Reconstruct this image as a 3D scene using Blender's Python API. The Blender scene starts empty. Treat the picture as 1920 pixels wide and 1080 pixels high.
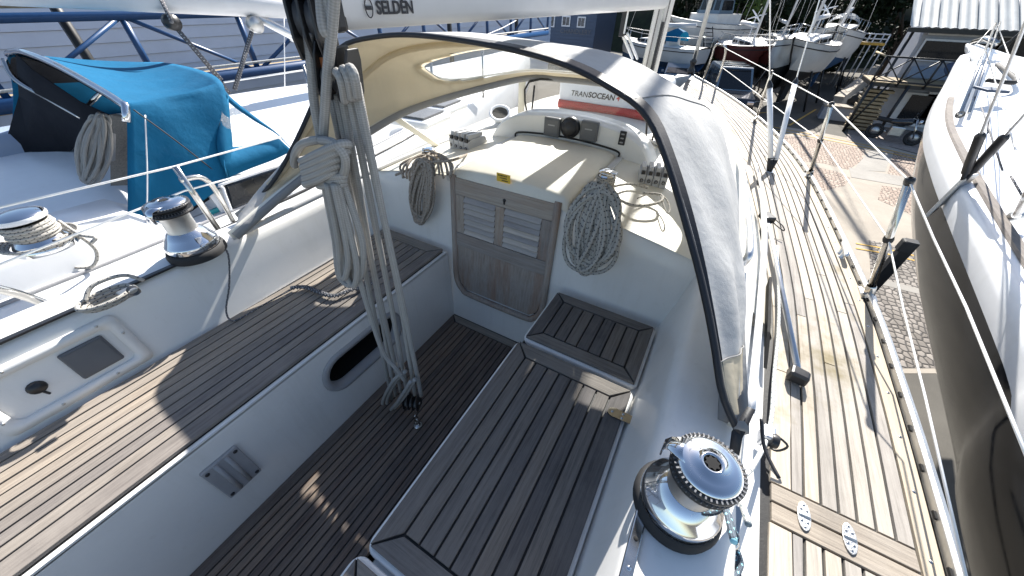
import bpy, bmesh, math, random
from mathutils import Vector, Matrix
random.seed(7)
R = math.radians
S = bpy.context.scene
COL = S.collection

# ------------------------------------------------------------------ camera
# boat frame: +X starboard, +Y towards the bow, +Z up, cockpit sole at z = 0
EX = Vector((0.8675244, 0.33414707, -0.36843881))
EY = Vector((0.49702918, -0.55398044, 0.66788297))
ED = Vector((-0.01906324, 0.76252961, 0.6466724))
FPX = 645.0
CAM = Vector((0.72, 0.0, 1.5))
cd = bpy.data.cameras.new('camera'); cam = bpy.data.objects.new('camera', cd); COL.objects.link(cam)
cd.sensor_width = 36.0; cd.lens = 36.0 * FPX / 1920.0
cd.clip_start = 0.02; cd.clip_end = 600
rt = Vector((EX[0], EY[0], -ED[0])); dn = Vector((EX[1], EY[1], -ED[1])); fw = Vector((EX[2], EY[2], -ED[2]))
M = Matrix(((rt[0], -dn[0], -fw[0]), (rt[1], -dn[1], -fw[1]), (rt[2], -dn[2], -fw[2]))).to_4x4()
M.translation = CAM
cam.matrix_world = M
S.camera = cam
S.render.resolution_x = 1024; S.render.resolution_y = 576

# ------------------------------------------------------------------ sky, sun, exposure
SUN_AZ, SUN_EL = R(-6.0), R(37.0)          # sun over the bow, slightly to port
w = bpy.data.worlds.new('World'); S.world = w; w.use_nodes = True
nt = w.node_tree
sky = nt.nodes.new('ShaderNodeTexSky'); sky.sky_type = 'NISHITA'; sky.sun_disc = False
sky.sun_elevation = SUN_EL; sky.sun_rotation = SUN_AZ
sky.air_density = 1.0; sky.dust_density = 0.9; sky.ozone_density = 0.8
bg = nt.nodes['Background']; bg.inputs['Strength'].default_value = 0.075
nt.links.new(sky.outputs[0], bg.inputs[0])
sd = bpy.data.lights.new('sun', 'SUN'); sd.energy = 5.0; sd.angle = R(0.53); sd.color = (1.0, 0.955, 0.89)
so = bpy.data.objects.new('sun', sd); COL.objects.link(so)
sdir = Vector((math.sin(SUN_AZ) * math.cos(SUN_EL), math.cos(SUN_AZ) * math.cos(SUN_EL), math.sin(SUN_EL)))
so.rotation_euler = (-sdir).to_track_quat('-Z', 'Y').to_euler(); so.location = (0, 0, 30)
S.view_settings.view_transform = 'Standard'; S.view_settings.look = 'None'
S.view_settings.exposure = 1.42; S.view_settings.gamma = 1.0
S.view_settings.use_curve_mapping = False
S.render.engine = 'CYCLES'
S.cycles.max_bounces = 8; S.cycles.transparent_max_bounces = 12

# ------------------------------------------------------------------ measuring helpers
def _ray(u, v):
    d = Vector((u - 960.0, v - 540.0, FPX))
    return Vector((d.dot(EX), d.dot(EY), -d.dot(ED)))
def PZ(u, v, z):
    r = _ray(u, v); return CAM + r * ((z - CAM.z) / r.z)
def PY(u, v, y):
    r = _ray(u, v); return CAM + r * ((y - CAM.y) / r.y)
def PX(u, v, x):
    r = _ray(u, v); return CAM + r * ((x - CAM.x) / r.x)
V = Vector
def lerp(a, b, t): return a + (b - a) * t
def interp(tab, x):
    if x <= tab[0][0]: return tab[0][1]
    for (a, va), (b, vb) in zip(tab, tab[1:]):
        if x <= b: return va + (vb - va) * (x - a) / (b - a)
    return tab[-1][1]
def cr(pts, n=6, closed=False):
    pts = [V(p) for p in pts]; out = []; m = len(pts)
    for i in range(m if closed else m - 1):
        g = (lambda k: pts[k % m]) if closed else (lambda k: pts[max(0, min(m - 1, k))])
        p0, p1, p2, p3 = g(i - 1), g(i), g(i + 1), g(i + 2)
        for k in range(n):
            t = k / n
            out.append(0.5 * ((2 * p1) + (p2 - p0) * t + (2 * p0 - 5 * p1 + 4 * p2 - p3) * t * t + (3 * p1 - p0 - 3 * p2 + p3) * t ** 3))
    if not closed: out.append(pts[-1])
    return out
def smooth_tab(tab, n=8):
    return [(p.x, p.y) for p in cr([(a, b, 0) for a, b in tab], n)]

# ------------------------------------------------------------------ materials
MATS = {}
class N:
    def __init__(s, name):
        s.m = bpy.data.materials.new(name); s.m.use_nodes = True; s.t = s.m.node_tree
        s.b = s.t.nodes['Principled BSDF']; s.o = s.t.nodes['Material Output']; MATS[name] = s.m
    def n(s, typ, **kw):
        x = s.t.nodes.new(typ)
        for k, v in kw.items():
            if k in x.inputs: x.inputs[k].default_value = v
            else: setattr(x, k, v)
        return x
    def l(s, a, b): s.t.links.new(a, b)
    def set(s, **kw):
        for k, v in kw.items():
            s.b.inputs[k.replace('_', ' ')].default_value = v
    def coord(s, kind='Object', scale=(1, 1, 1), rot=(0, 0, 0)):
        c = s.n('ShaderNodeTexCoord'); mp = s.n('ShaderNodeMapping'); mp.inputs['Scale'].default_value = scale
        mp.inputs['Rotation'].default_value = rot
        s.l(c.outputs[kind], mp.inputs[0]); return mp.outputs[0]
    def noise(s, co, scale, detail=4, rough=.6):
        x = s.n('ShaderNodeTexNoise'); x.inputs['Scale'].default_value = scale; x.inputs['Detail'].default_value = detail
        x.inputs['Roughness'].default_value = rough; s.l(co, x.inputs['Vector']); return x.outputs['Fac']
    def ramp(s, fac, stops):
        x = s.n('ShaderNodeValToRGB'); e = x.color_ramp.elements
        while len(e) < len(stops): e.new(.5)
        for q, (p, c) in zip(e, stops): q.position = p; q.color = (*c, 1) if len(c) == 3 else c
        s.l(fac, x.inputs[0]); return x.outputs[0]
    def mix(s, fac, a, b, mode='MIX'):
        x = s.n('ShaderNodeMix', data_type='RGBA', blend_type=mode)
        for sock, val in ((x.inputs[0], fac), (x.inputs[6], a), (x.inputs[7], b)):
            if isinstance(val, bpy.types.NodeSocket): s.l(val, sock)
            elif isinstance(val, (int, float)): sock.default_value = val
            else: sock.default_value = (*val, 1)
        return x.outputs[2]
    def math(s, op, a, b=0.5):
        x = s.n('ShaderNodeMath', operation=op)
        for sock, val in ((x.inputs[0], a), (x.inputs[1], b)):
            if isinstance(val, bpy.types.NodeSocket): s.l(val, sock)
            else: sock.default_value = val
        return x.outputs[0]
    def bump(s, h, strength=.3, dist=.01):
        x = s.n('ShaderNodeBump'); x.inputs['Strength'].default_value = strength; x.inputs['Distance'].default_value = dist
        s.l(h, x.inputs['Height']); s.l(x.outputs[0], s.b.inputs['Normal'])
    def col(s, c): s.l(c, s.b.inputs['Base Color'])

def simple(name, col, rough=.5, metal=0.0, var=.12, scale=9, bump=0.0, bscale=120, coat=0.0, spec=.5):
    k = N(name); co = k.coord()
    f = k.noise(co, scale, 5)
    k.col(k.ramp(f, [(.3, tuple(c * (1 - var) for c in col)), (.7, tuple(min(1, c * (1 + var * .6)) for c in col))]))
    k.set(Roughness=rough, Metallic=metal, Specular_IOR_Level=spec)
    if coat: k.set(Coat_Weight=coat, Coat_Roughness=.05)
    if bump: k.bump(k.noise(co, bscale, 3), bump, .004)
    else:
        r = k.n('ShaderNodeMapRange'); r.inputs[3].default_value = max(0.02, rough - .08); r.inputs[4].default_value = min(1, rough + .1)
        k.l(k.noise(co, scale * 4, 4), r.inputs[0]); k.l(r.outputs[0], k.b.inputs['Roughness'])
    return k.m

def gelcoat(name, col, rough=.28, dirt=.35):
    k = N(name); co = k.coord()
    a = k.noise(co, 2.2, 6, .7); b = k.noise(co, 26, 4)
    c1 = k.ramp(a, [(.35, tuple(x * .93 for x in col)), (.65, col)])
    d = k.math('MULTIPLY', k.math('GREATER_THAN', b, .66), dirt * .25)
    st = k.noise(k.coord(scale=(14, 14, 1.2)), 1.0, 5, .7)
    sf = k.ramp(st, [(.52, (0, 0, 0)), (.8, (dirt * .55,) * 3)])
    c2 = k.mix(sf, c1, (.42, .40, .33)); k.col(k.mix(d, c2, (.5, .47, .4)))
    k.set(Roughness=rough, Specular_IOR_Level=.5)
    k.bump(k.noise(co, 5, 2), .04, .01)
    return k.m

def teak(name, dark, light, axis='Y', green=0.0, red=0.0):
    k = N(name)
    sc = {'Y': (55, 2.2, 55), 'X': (2.2, 55, 55), 'Z': (55, 55, 2.2)}[axis]
    oi = k.n('ShaderNodeObjectInfo')
    c = k.n('ShaderNodeTexCoord'); ad = k.n('ShaderNodeVectorMath', operation='ADD'); mp = k.n('ShaderNodeMapping')
    k.l(c.outputs['Object'], ad.inputs[0])
    cm = k.n('ShaderNodeCombineXYZ'); mu = k.math('MULTIPLY', oi.outputs['Random'], 17.0)
    for i in range(3): k.l(mu, cm.inputs[i])
    k.l(cm.outputs[0], ad.inputs[1]); k.l(ad.outputs[0], mp.inputs[0]); mp.inputs['Scale'].default_value = sc
    g = k.noise(mp.outputs[0], 2.2, 7, .72)
    fine = k.noise(mp.outputs[0], 9, 4, .8)
    co = k.coord(); blot = k.noise(co, 7, 5, .65)
    base = k.ramp(g, [(.28, dark), (.5, tuple(lerp(a, b, .6) for a, b in zip(dark, light))), (.72, light)])
    base = k.mix(k.math('MULTIPLY', fine, .55), base, tuple(x * .55 for x in dark), 'MIX')
    tint = k.ramp(oi.outputs['Random'], [(0, (.70, .70, .73)), (.5, (1, .98, .95)), (1, (1.22, 1.15, 1.05))])
    base = k.mix(1.0, base, tint, 'MULTIPLY')
    bf = k.ramp(blot, [(.45, (0, 0, 0)), (.75, (.55, .55, .55))])
    base = k.mix(bf, base, tuple(x * .72 for x in light))
    if green:
        gf = k.ramp(k.noise(co, 3.1, 5, .7), [(.55, (0, 0, 0)), (.75, (green,) * 3)])
        base = k.mix(gf, base, (.17, .14, .07))
    if red:
        gf = k.ramp(k.noise(k.coord(scale=sc), .35, 5, .7), [(.48, (0, 0, 0)), (.66, (red,) * 3)])
        base = k.mix(gf, base, (.26, .15, .10))
    k.col(base); k.set(Roughness=.78, Specular_IOR_Level=.25)
    k.bump(g, .55, .0035)
    return k.m

def rope_mat(name, a, b, fleck=None, thick=1.0):
    # UV: u = metres along the rope, v = 0..1 round it
    k = N(name)
    uv = k.coord('UV', scale=(260 / thick, 8, 1)); sx = k.n('ShaderNodeSeparateXYZ'); k.l(uv, sx.inputs[0])
    d1 = k.math('SINE', k.math('MULTIPLY', k.math('ADD', sx.outputs[0], sx.outputs[1]), 3.1416))
    d2 = k.math('SINE', k.math('MULTIPLY', k.math('SUBTRACT', sx.outputs[0], sx.outputs[1]), 3.1416))
    br = k.math('MULTIPLY', d1, d2)
    mr = k.math('ADD', k.math('MULTIPLY', br, .5), .5)
    nz = k.noise(k.coord(), 35, 4)
    c = k.mix(mr, b, a); c = k.mix(k.math('MULTIPLY', nz, .45), c, tuple(x * .6 for x in b))
    if fleck:
        uv2 = k.coord('UV', scale=(45, 2, 1)); s2 = k.n('ShaderNodeSeparateXYZ'); k.l(uv2, s2.inputs[0])
        f1 = k.math('FRACT', k.math('ADD', s2.outputs[0], s2.outputs[1])); f2 = k.math('FRACT', k.math('SUBTRACT', s2.outputs[0], s2.outputs[1]))
        ff = k.math('MULTIPLY', k.math('LESS_THAN', f1, .26), k.math('LESS_THAN', f2, .36))
        c = k.mix(ff, c, fleck)
    k.col(c); k.set(Roughness=.9, Specular_IOR_Level=.15)
    k.bump(mr, .5, .0015)
    return k.m

def canvas(name, col, trans=.3, tcol=None, rough=.85):
    k = N(name); co = k.coord()
    f = k.noise(co, 4, 6, .7); wv = k.noise(co, 420, 2)
    st = k.noise(k.coord(scale=(9, 9, 1.5)), 1.3, 5)
    c = k.ramp(f, [(.3, tuple(x * .82 for x in col)), (.7, col)])
    c = k.mix(k.ramp(st, [(.5, (0, 0, 0)), (.85, (.35, .35, .35))]), c, tuple(x * .6 for x in col))
    k.col(c); k.set(Roughness=rough, Specular_IOR_Level=.2)
    k.bump(k.math('ADD', k.math('MULTIPLY', k.noise(co, 11, 3), 2.0), k.math('MULTIPLY', wv, .25)), .35, .008)
    if trans:
        tb = k.n('ShaderNodeBsdfTranslucent'); tb.inputs[0].default_value = (*(tcol or col), 1)
        ms = k.n('ShaderNodeMixShader'); ms.inputs[0].default_value = trans
        k.l(k.b.outputs[0], ms.inputs[1]); k.l(tb.outputs[0], ms.inputs[2]); k.l(ms.outputs[0], k.o.inputs[0])
    return k.m

def clear(name, tint=(.93, .95, .95), op=.12, rough=.05, wavy=0.0):
    # thin clear sheet: mostly straight-through, with a glossy skin
    k = N(name); t = k.n('ShaderNodeBsdfTransparent'); t.inputs[0].default_value = (*tint, 1)
    g = k.n('ShaderNodeBsdfGlossy'); g.inputs['Roughness'].default_value = rough
    df = k.n('ShaderNodeBsdfDiffuse'); df.inputs[0].default_value = (.75, .77, .78, 1)
    fr = k.n('ShaderNodeLayerWeight'); fr.inputs[0].default_value = .5; fac_ = k.math('ADD', k.math('MULTIPLY', k.math('POWER', fr.outputs['Facing'], 4.0), .55), .04)
    m1 = k.n('ShaderNodeMixShader'); m2 = k.n('ShaderNodeMixShader')
    k.l(fac_, m1.inputs[0]); k.l(t.outputs[0], m1.inputs[1]); k.l(g.outputs[0], m1.inputs[2])
    co = k.coord(scale=(1, 1, 3))
    f = k.ramp(k.noise(co, 7 if wavy else 20, 6, .7), [(.40, (op * .85,) * 3), (.70, (min(1, op * 1.15),) * 3)])
    k.l(f, m2.inputs[0]); k.l(m1.outputs[0], m2.inputs[1]); k.l(df.outputs[0], m2.inputs[2]); k.l(m2.outputs[0], k.o.inputs[0])
    if wavy:
        b = k.n('ShaderNodeBump'); b.inputs['Strength'].default_value = wavy; b.inputs['Distance'].default_value = .03
        k.l(k.noise(co, 9, 4, .7), b.inputs['Height']); k.l(b.outputs[0], g.inputs['Normal'])
    return k.m

gelcoat('gelcoat', (.76, .755, .735))
gelcoat('cream_gelcoat', (.72, .69, .60), .5)
gelcoat('neighbour_white', (.78, .79, .80), .3, .2)
gelcoat('grey_moulding', (.56, .56, .56), .35, .3)
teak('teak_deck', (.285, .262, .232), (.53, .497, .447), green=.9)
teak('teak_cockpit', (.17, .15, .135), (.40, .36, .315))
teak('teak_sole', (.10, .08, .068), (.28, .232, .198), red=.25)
teak('teak_lid', (.085, .08, .077), (.25, .232, .218))  # cockpit teak made darker, the lids' shade put into the colour
teak('teak_cross', (.20, .175, .15), (.42, .38, .33), axis='X')
teak('teak_lid_cross', (.12, .11, .10), (.30, .28, .26), axis='X')  # cross-grain lid teak, darkened for shade in the same way
teak('teak_door', (.25, .222, .20), (.47, .435, .40), axis='X', red=.3)
teak('teak_slat', (.40, .37, .355), (.60, .57, .545), axis='X')
teak('teak_panel', (.23, .195, .17), (.46, .42, .385), axis='Z', red=.65)
simple('caulk', (.012, .012, .012), .6, bump=.2)
simple('black_plastic', (.018, .018, .02), .38)
simple('black_rubber', (.02, .02, .021), .75)
simple('grey_plastic', (.11, .115, .125), .45)
simple('mid_grey_plastic', (.33, .33, .34), .45)
simple('light_grey_plastic', (.46, .46, .46), .4)
simple('white_plastic', (.72, .73, .75), .4, var=.05)
simple('stainless', (.52, .51, .49), .16, 1.0, .15)
simple('chrome', (.66, .67, .69), .05, 1.0, .02)
simple('satin_metal', (.55, .55, .54), .42, 1.0, .15, bump=.25, bscale=400)
simple('aluminium', (.66, .67, .69), .36, 1.0, .08)
simple('painted_spar', (.58, .585, .60), .4, 0.0, .05)
simple('wire', (.75, .76, .78), .4, .6)
simple('vinyl_wire', (.82, .81, .78), .45)
simple('black_trim', (.013, .014, .018), .55, bump=.1)
teak('teak_margin', (.33, .295, .24), (.50, .455, .38))
canvas('hood_outer', (.54, .545, .545), .22, (.6, .58, .52))
canvas('hood_lining', (.66, .60, .48), .42, (.95, .85, .66))
canvas('hood_grey_cover', (.30, .30, .30), .1)
canvas('blue_canvas', (.005, .12, .25), .10, (.01, .2, .36))
canvas('hood_inside_dark', (.012, .014, .02), 0)  # near-black colour standing for the shaded inside of the blue hood
clear('vinyl_window', op=.22, wavy=.6)
clear('glass', (.96, .97, .97), op=.03)
clear('vinyl_scuffed', op=.28, wavy=.9)
rope_mat('rope_grey', (.43, .42, .40), (.29, .282, .268), thick=1.2)
rope_mat('rope_beige', (.46, .41, .355), (.30, .265, .23), (.17, .12, .10))
rope_mat('rope_fleck', (.50, .48, .44), (.36, .345, .315), (.06, .06, .075))
rope_mat('rope_dark', (.22, .22, .23), (.05, .05, .06), (.5, .5, .5))
rope_mat('rope_white', (.75, .76, .74), (.45, .47, .46), (.2, .24, .26))
rope_mat('rope_blue', (.16, .20, .24), (.05, .06, .08), (.3, .6, .7))
simple('orange_tag', (.45, .16, .06), .5)
simple('yellow_tag', (.75, .48, .05), .5, var=.05)
simple('ink', (.02, .02, .025), .6)
simple('red_cloth', (.48, .035, .03), .7)
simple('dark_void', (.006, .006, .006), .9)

# ------------------------------------------------------------------ mesh builder
class MB:
    def __init__(s): s.v = []; s.f = []; s.uv = {}; s.sm = []
    def add(s, vs, fs, smooth=False, uvs=None):
        o = len(s.v); s.v += [tuple(v) for v in vs]
        for i, f in enumerate(fs):
            if uvs: s.uv[len(s.f)] = uvs[i]
            s.f.append([o + k for k in f]); s.sm.append(smooth)
        return s
    def box(s, c, size, rot=None, smooth=False):
        c = V(c); hx, hy, hz = (x / 2 for x in size)
        vs = [V((x, y, z)) for x in (-hx, hx) for y in (-hy, hy) for z in (-hz, hz)]
        if rot is not None: vs = [rot @ v for v in vs]
        return s.add([c + v for v in vs], [(0, 1, 3, 2), (4, 6, 7, 5), (0, 4, 5, 1), (2, 3, 7, 6), (0, 2, 6, 4), (1, 5, 7, 3)], smooth)
    def prism(s, top, bot, smooth=False):
        n = len(top)
        fs = [tuple(range(n)), tuple(range(2 * n - 1, n - 1, -1))] + [(i, n + i, n + (i + 1) % n, (i + 1) % n) for i in range(n)]
        return s.add(list(top) + list(bot), fs, smooth)
    def slab(s, poly, d):          # polygon pushed along vector d
        d = V(d); return s.prism([V(p) for p in poly], [V(p) + d for p in poly])
    def grid(s, rows, smooth=True, closed=False):
        n = len(rows[0]); vs = [p for r in rows for p in r]; fs = []
        for i in range(len(rows) - 1):
            for j in range(n if closed else n - 1):
                k = (j + 1) % n; fs.append((i * n + j, i * n + k, (i + 1) * n + k, (i + 1) * n + j))
        return s.add(vs, fs, smooth)
    def tube(s, pts, r, seg=8, closed=False, caps=True):
        pts = [V(p) for p in pts]; m = len(pts)
        rr = r if isinstance(r, (list, tuple)) else [r] * m
        tan = []
        for i in range(m):
            a = pts[i - 1] if (i or closed) else pts[i]; b = pts[(i + 1) % m] if (i < m - 1 or closed) else pts[i]
            t = b - a; tan.append(t.normalized() if t.length > 1e-9 else V((0, 0, 1)))
        n = tan[0].orthogonal().normalized(); rows = []; L = 0; Ls = []
        for i in range(m):
            if i: L += (pts[i] - pts[i - 1]).length
            Ls.append(L)
            n = (n - tan[i] * n.dot(tan[i]))
            n = n.normalized() if n.length > 1e-6 else tan[i].orthogonal().normalized()
            b = tan[i].cross(n)
            rows.append([pts[i] + (n * math.cos(2 * math.pi * k / seg) + b * math.sin(2 * math.pi * k / seg)) * rr[i] for k in range(seg)])
        fs = []; uv = []
        for i in range(m if closed else m - 1):
            i2 = (i + 1) % m; l2 = Ls[i2] if i2 else L + (pts[0] - pts[-1]).length
            for j in range(seg):
                k = (j + 1) % seg; fs.append((i * seg + j, i * seg + k, i2 * seg + k, i2 * seg + j))
                uv.append([(Ls[i], j / seg), (Ls[i], (j + 1) / seg), (l2, (j + 1) / seg), (l2, j / seg)])
        if caps and not closed:
            fs.append(tuple(range(seg - 1, -1, -1))); uv.append([(0, 0)] * seg)
            fs.append(tuple((m - 1) * seg + k for k in range(seg))); uv.append([(L, 0)] * seg)
        return s.add([p for q in rows for p in q], fs, True, uv)
    def lathe(s, prof, c, ax=(0, 0, 1), seg=32, smooth=True):
        ax = V(ax).normalized(); n = ax.orthogonal().normalized(); b = ax.cross(n); c = V(c)
        rows = [[c + ax * z + (n * math.cos(2 * math.pi * k / seg) + b * math.sin(2 * math.pi * k / seg)) * max(r, 1e-5) for k in range(seg)] for r, z in prof]
        return s.grid(rows, smooth, True)
    def build(s, name, mat, parent=None, bevel=0.0, weld=False, flat=False, solid=0.0, mats=None, angle=40):
        me = bpy.data.meshes.new(name); me.from_pydata(s.v, [], s.f)
        if s.uv:
            ul = me.uv_layers.new(name='UVMap')
            for fi, p in enumerate(me.polygons):
                if fi in s.uv:
                    for li, q in zip(p.loop_indices, s.uv[fi]): ul.data[li].uv = q
        me.polygons.foreach_set('use_smooth', [bool(x) and not flat for x in s.sm])
        bm = bmesh.new(); bm.from_mesh(me)
        if weld: bmesh.ops.remove_doubles(bm, verts=bm.verts, dist=1e-5)
        bmesh.ops.recalc_face_normals(bm, faces=bm.faces)
        bm.to_mesh(me); bm.free()
        for mm in ([mat] if isinstance(mat, str) else mat): me.materials.append(MATS[mm])
        o = bpy.data.objects.new(name, me); COL.objects.link(o)
        if parent is not None:
            o.parent = parent
            if parent.type == 'EMPTY': o.location = -parent.location
        if solid:
            q = o.modifiers.new('solid', 'SOLIDIFY'); q.thickness = solid; q.offset = 0
        if bevel:
            q = o.modifiers.new('bevel', 'BEVEL'); q.width = bevel; q.segments = 2; q.limit_method = 'ANGLE'; q.angle_limit = R(angle)
        return o
def rotz(a): return Matrix.Rotation(a, 3, 'Z')
def tag(o, label, cat=None, group=None, kind=None):
    o['label'] = label
    if cat: o['category'] = cat
    if group: o['group'] = group
    if kind: o['kind'] = kind
    return o
def thing(name, loc, label, cat, group=None):
    o = bpy.data.objects.new(name, None); COL.objects.link(o); o.location = loc; o.empty_display_size = .1
    return tag(o, label, cat, group)
def struct(o): o['kind'] = 'structure'; return o
def text_mesh(body, size, origin, xdir, ydir, name, mat, parent, depth=.0006, bold=0.0, align='LEFT', shear=0.0):
    cu = bpy.data.curves.new('lettering', 'FONT'); cu.body = body; cu.size = size; cu.extrude = depth; cu.offset = bold
    cu.align_x = align; cu.shear = shear; cu.resolution_u = 3
    t = bpy.data.objects.new('lettering', cu); COL.objects.link(t)
    dg = bpy.context.evaluated_depsgraph_get(); me = bpy.data.meshes.new_from_object(t.evaluated_get(dg))
    bpy.data.objects.remove(t); bpy.data.curves.remove(cu)
    x = V(xdir).normalized(); y = V(ydir); y = (y - x * y.dot(x)).normalized(); z = x.cross(y)
    mt = Matrix(((x[0], y[0], z[0], origin[0]), (x[1], y[1], z[1], origin[1]), (x[2], y[2], z[2], origin[2]), (0, 0, 0, 1)))
    me.transform(mt); me.materials.clear(); me.materials.append(MATS[mat])
    o = bpy.data.objects.new(name, me); COL.objects.link(o); o.parent = parent
    if parent.type == 'EMPTY': o.location = -parent.location
    return o
def loop_rr(cx, cy, hx, hy, r, n=6):   # rounded rectangle, 2-D
    out = []
    for qx, qy, a0 in ((1, 1, 0), (-1, 1, 90), (-1, -1, 180), (1, -1, 270)):
        for k in range(n + 1):
            a = R(a0 + 90 * k / n); out.append((cx + qx * (hx - r) + r * math.cos(a), cy + qy * (hy - r) + r * math.sin(a)))
    return out
def plate_hole(mb, f, outer, inner):
    # outer = (x0,x1,y0,y1), inner loop of 2-D points; f maps 2-D to 3-D
    x0, x1, y0, y1 = outer; cx = sum(p[0] for p in inner) / len(inner); cy = sum(p[1] for p in inner) / len(inner); o = []
    for px, py in inner:
        dx, dy = px - cx, py - cy
        tx = ((x1 - cx) / dx if dx > 0 else (x0 - cx) / dx) if abs(dx) > 1e-9 else 1e9
        ty = ((y1 - cy) / dy if dy > 0 else (y0 - cy) / dy) if abs(dy) > 1e-9 else 1e9
        t = min(tx, ty); o.append([cx + dx * t, cy + dy * t])
    for X, Y in ((x0, y0), (x0, y1), (x1, y0), (x1, y1)):     # snap nearest to the corners
        k = min(range(len(o)), key=lambda i: (o[i][0] - X) ** 2 + (o[i][1] - Y) ** 2); o[k] = [X, Y]
    n = len(inner)
    mb.add([f(*p) for p in o] + [f(*p) for p in inner], [(i, (i + 1) % n, n + (i + 1) % n, n + i) for i in range(n)])
# ================================================================== the ground plane level
GZ = -3.2
# ================================================================== own yacht
Y0 = thing('sailing_yacht', (0, 3, GZ), 'white yacht with teak cockpit and side deck, seen from its own cockpit', 'yacht')
ZS = .47
def plank_piece(name, poly, z, parent, mat, th=.012, top=None):
    m = MB(); m.prism([V((x, y, z)) for x, y in poly], [V((x, y, z - th)) for x, y in poly])
    return m.build(name, mat, parent, bevel=.0012)
GAP = .0031
def planks(parent, x0, x1, y0, y1, z, pitch, mat, gap=GAP, joints=()):
    n = max(1, round((x1 - x0) / pitch)); p = (x1 - x0) / n
    for i in range(n):
        a, b = x0 + i * p + gap, x0 + (i + 1) * p - gap
        dz = random.uniform(-.0006, .0006)
        plank_piece('plank', [(a, y0 + gap), (b, y0 + gap), (b, y1 - gap), (a, y1 - gap)], z + dz, parent, mat)
def bordered(parent, x0, x1, y0, y1, z, bw, pitch, mat, cross, sides='LRFA'):
    xi0 = x0 + (bw if 'L' in sides else 0); xi1 = x1 - (bw if 'R' in sides else 0)
    yi0 = y0 + (bw if 'A' in sides else 0); yi1 = y1 - (bw if 'F' in sides else 0); g = GAP
    if 'L' in sides: plank_piece('border_plank', [(x0, y0 + g), (xi0 - g, yi0 + g), (xi0 - g, yi1 - g), (x0, y1 - g)], z, parent, mat)
    if 'R' in sides: plank_piece('border_plank', [(x1, y0 + g), (x1, y1 - g), (xi1 + g, yi1 - g), (xi1 + g, yi0 + g)], z, parent, mat)
    if 'F' in sides: plank_piece('border_plank', [(x0 + g, y1), (xi0 + g, yi1 + g), (xi1 - g, yi1 + g), (x1 - g, y1)], z, parent, cross)
    if 'A' in sides: plank_piece('border_plank', [(x0 + g, y0), (x1 - g, y0), (xi1 - g, yi0 - g), (xi0 + g, yi0 - g)], z, parent, cross)
    planks(parent, xi0, xi1, yi0, yi1, z, pitch, mat)

# --- cockpit sole
m = MB(); m.box((0, .15, -.024), (.66, 2.06, .04)); sole = m.build('cockpit_sole', 'caulk', Y0)
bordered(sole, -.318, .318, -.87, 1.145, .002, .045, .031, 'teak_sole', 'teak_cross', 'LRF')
# --- seat fronts (port one with the cave locker opening)
cut = loop_rr(.55, .285, .195, .082, .075, 6)
m = MB()
fp = lambda y, z: V((-.32, y, z))
plate_hole(m, fp, (-.95, 1.16, -.03, .455), cut)
m.build('seat_front', 'gelcoat', Y0)
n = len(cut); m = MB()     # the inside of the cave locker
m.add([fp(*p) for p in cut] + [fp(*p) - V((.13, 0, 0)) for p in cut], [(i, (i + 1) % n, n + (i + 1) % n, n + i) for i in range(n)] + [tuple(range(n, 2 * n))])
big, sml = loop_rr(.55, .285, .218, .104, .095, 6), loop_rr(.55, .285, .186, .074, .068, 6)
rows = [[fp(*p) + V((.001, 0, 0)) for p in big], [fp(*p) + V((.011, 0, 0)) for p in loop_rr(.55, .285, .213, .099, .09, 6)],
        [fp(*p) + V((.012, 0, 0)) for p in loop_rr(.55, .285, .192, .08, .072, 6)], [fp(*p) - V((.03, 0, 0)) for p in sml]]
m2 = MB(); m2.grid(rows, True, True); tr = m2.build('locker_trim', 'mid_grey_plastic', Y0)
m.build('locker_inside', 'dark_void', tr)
m = MB(); m.slab([(.32, -.95, -.03), (.32, 1.16, -.03), (.32, 1.16, .44), (.32, -.95, .44)], (.02, 0, 0)); m.build('seat_front', 'gelcoat', Y0)
# vent plate on the port seat front
m = MB(); vy, vz = -.037, .262
m.box((-.314, vy, vz), (.012, .108, .19)); vp = m.build('vent_plate', 'mid_grey_plastic', Y0, bevel=.004)
for k in (-1, 1):
    q = MB(); q.tube([(-.307, vy + k * .016, vz - .082), (-.307, vy + k * .016, vz + .086)], .007, 8); q.build('rib', 'mid_grey_plastic', vp)
    for j in (-1, 1):
        q = MB(); q.lathe([(0, .003), (.006, .003), (.0065, 0)], (-.308, vy + k * .042, vz + j * .078), (1, 0, 0), 12); q.build('screw', 'black_plastic', vp)
# --- port seat
m = MB()
m.slab([(-.775, -.95, ZS - .014), (-.32, -.95, ZS - .014), (-.32, 1.16, ZS - .014), (-.775, 1.16, ZS - .014)], (0, 0, -.02))
ps = m.build('port_seat', 'gelcoat', Y0, bevel=.008)
m = MB(); m.box((-.55, .1, ZS - .0125), (.43, 2.08, .003)); m.build('caulking', 'caulk', ps)
bordered(ps, -.762, -.337, -.93, 1.15, ZS + .002, .062, .0385, 'teak_cockpit', 'teak_cross', 'RF')
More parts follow.
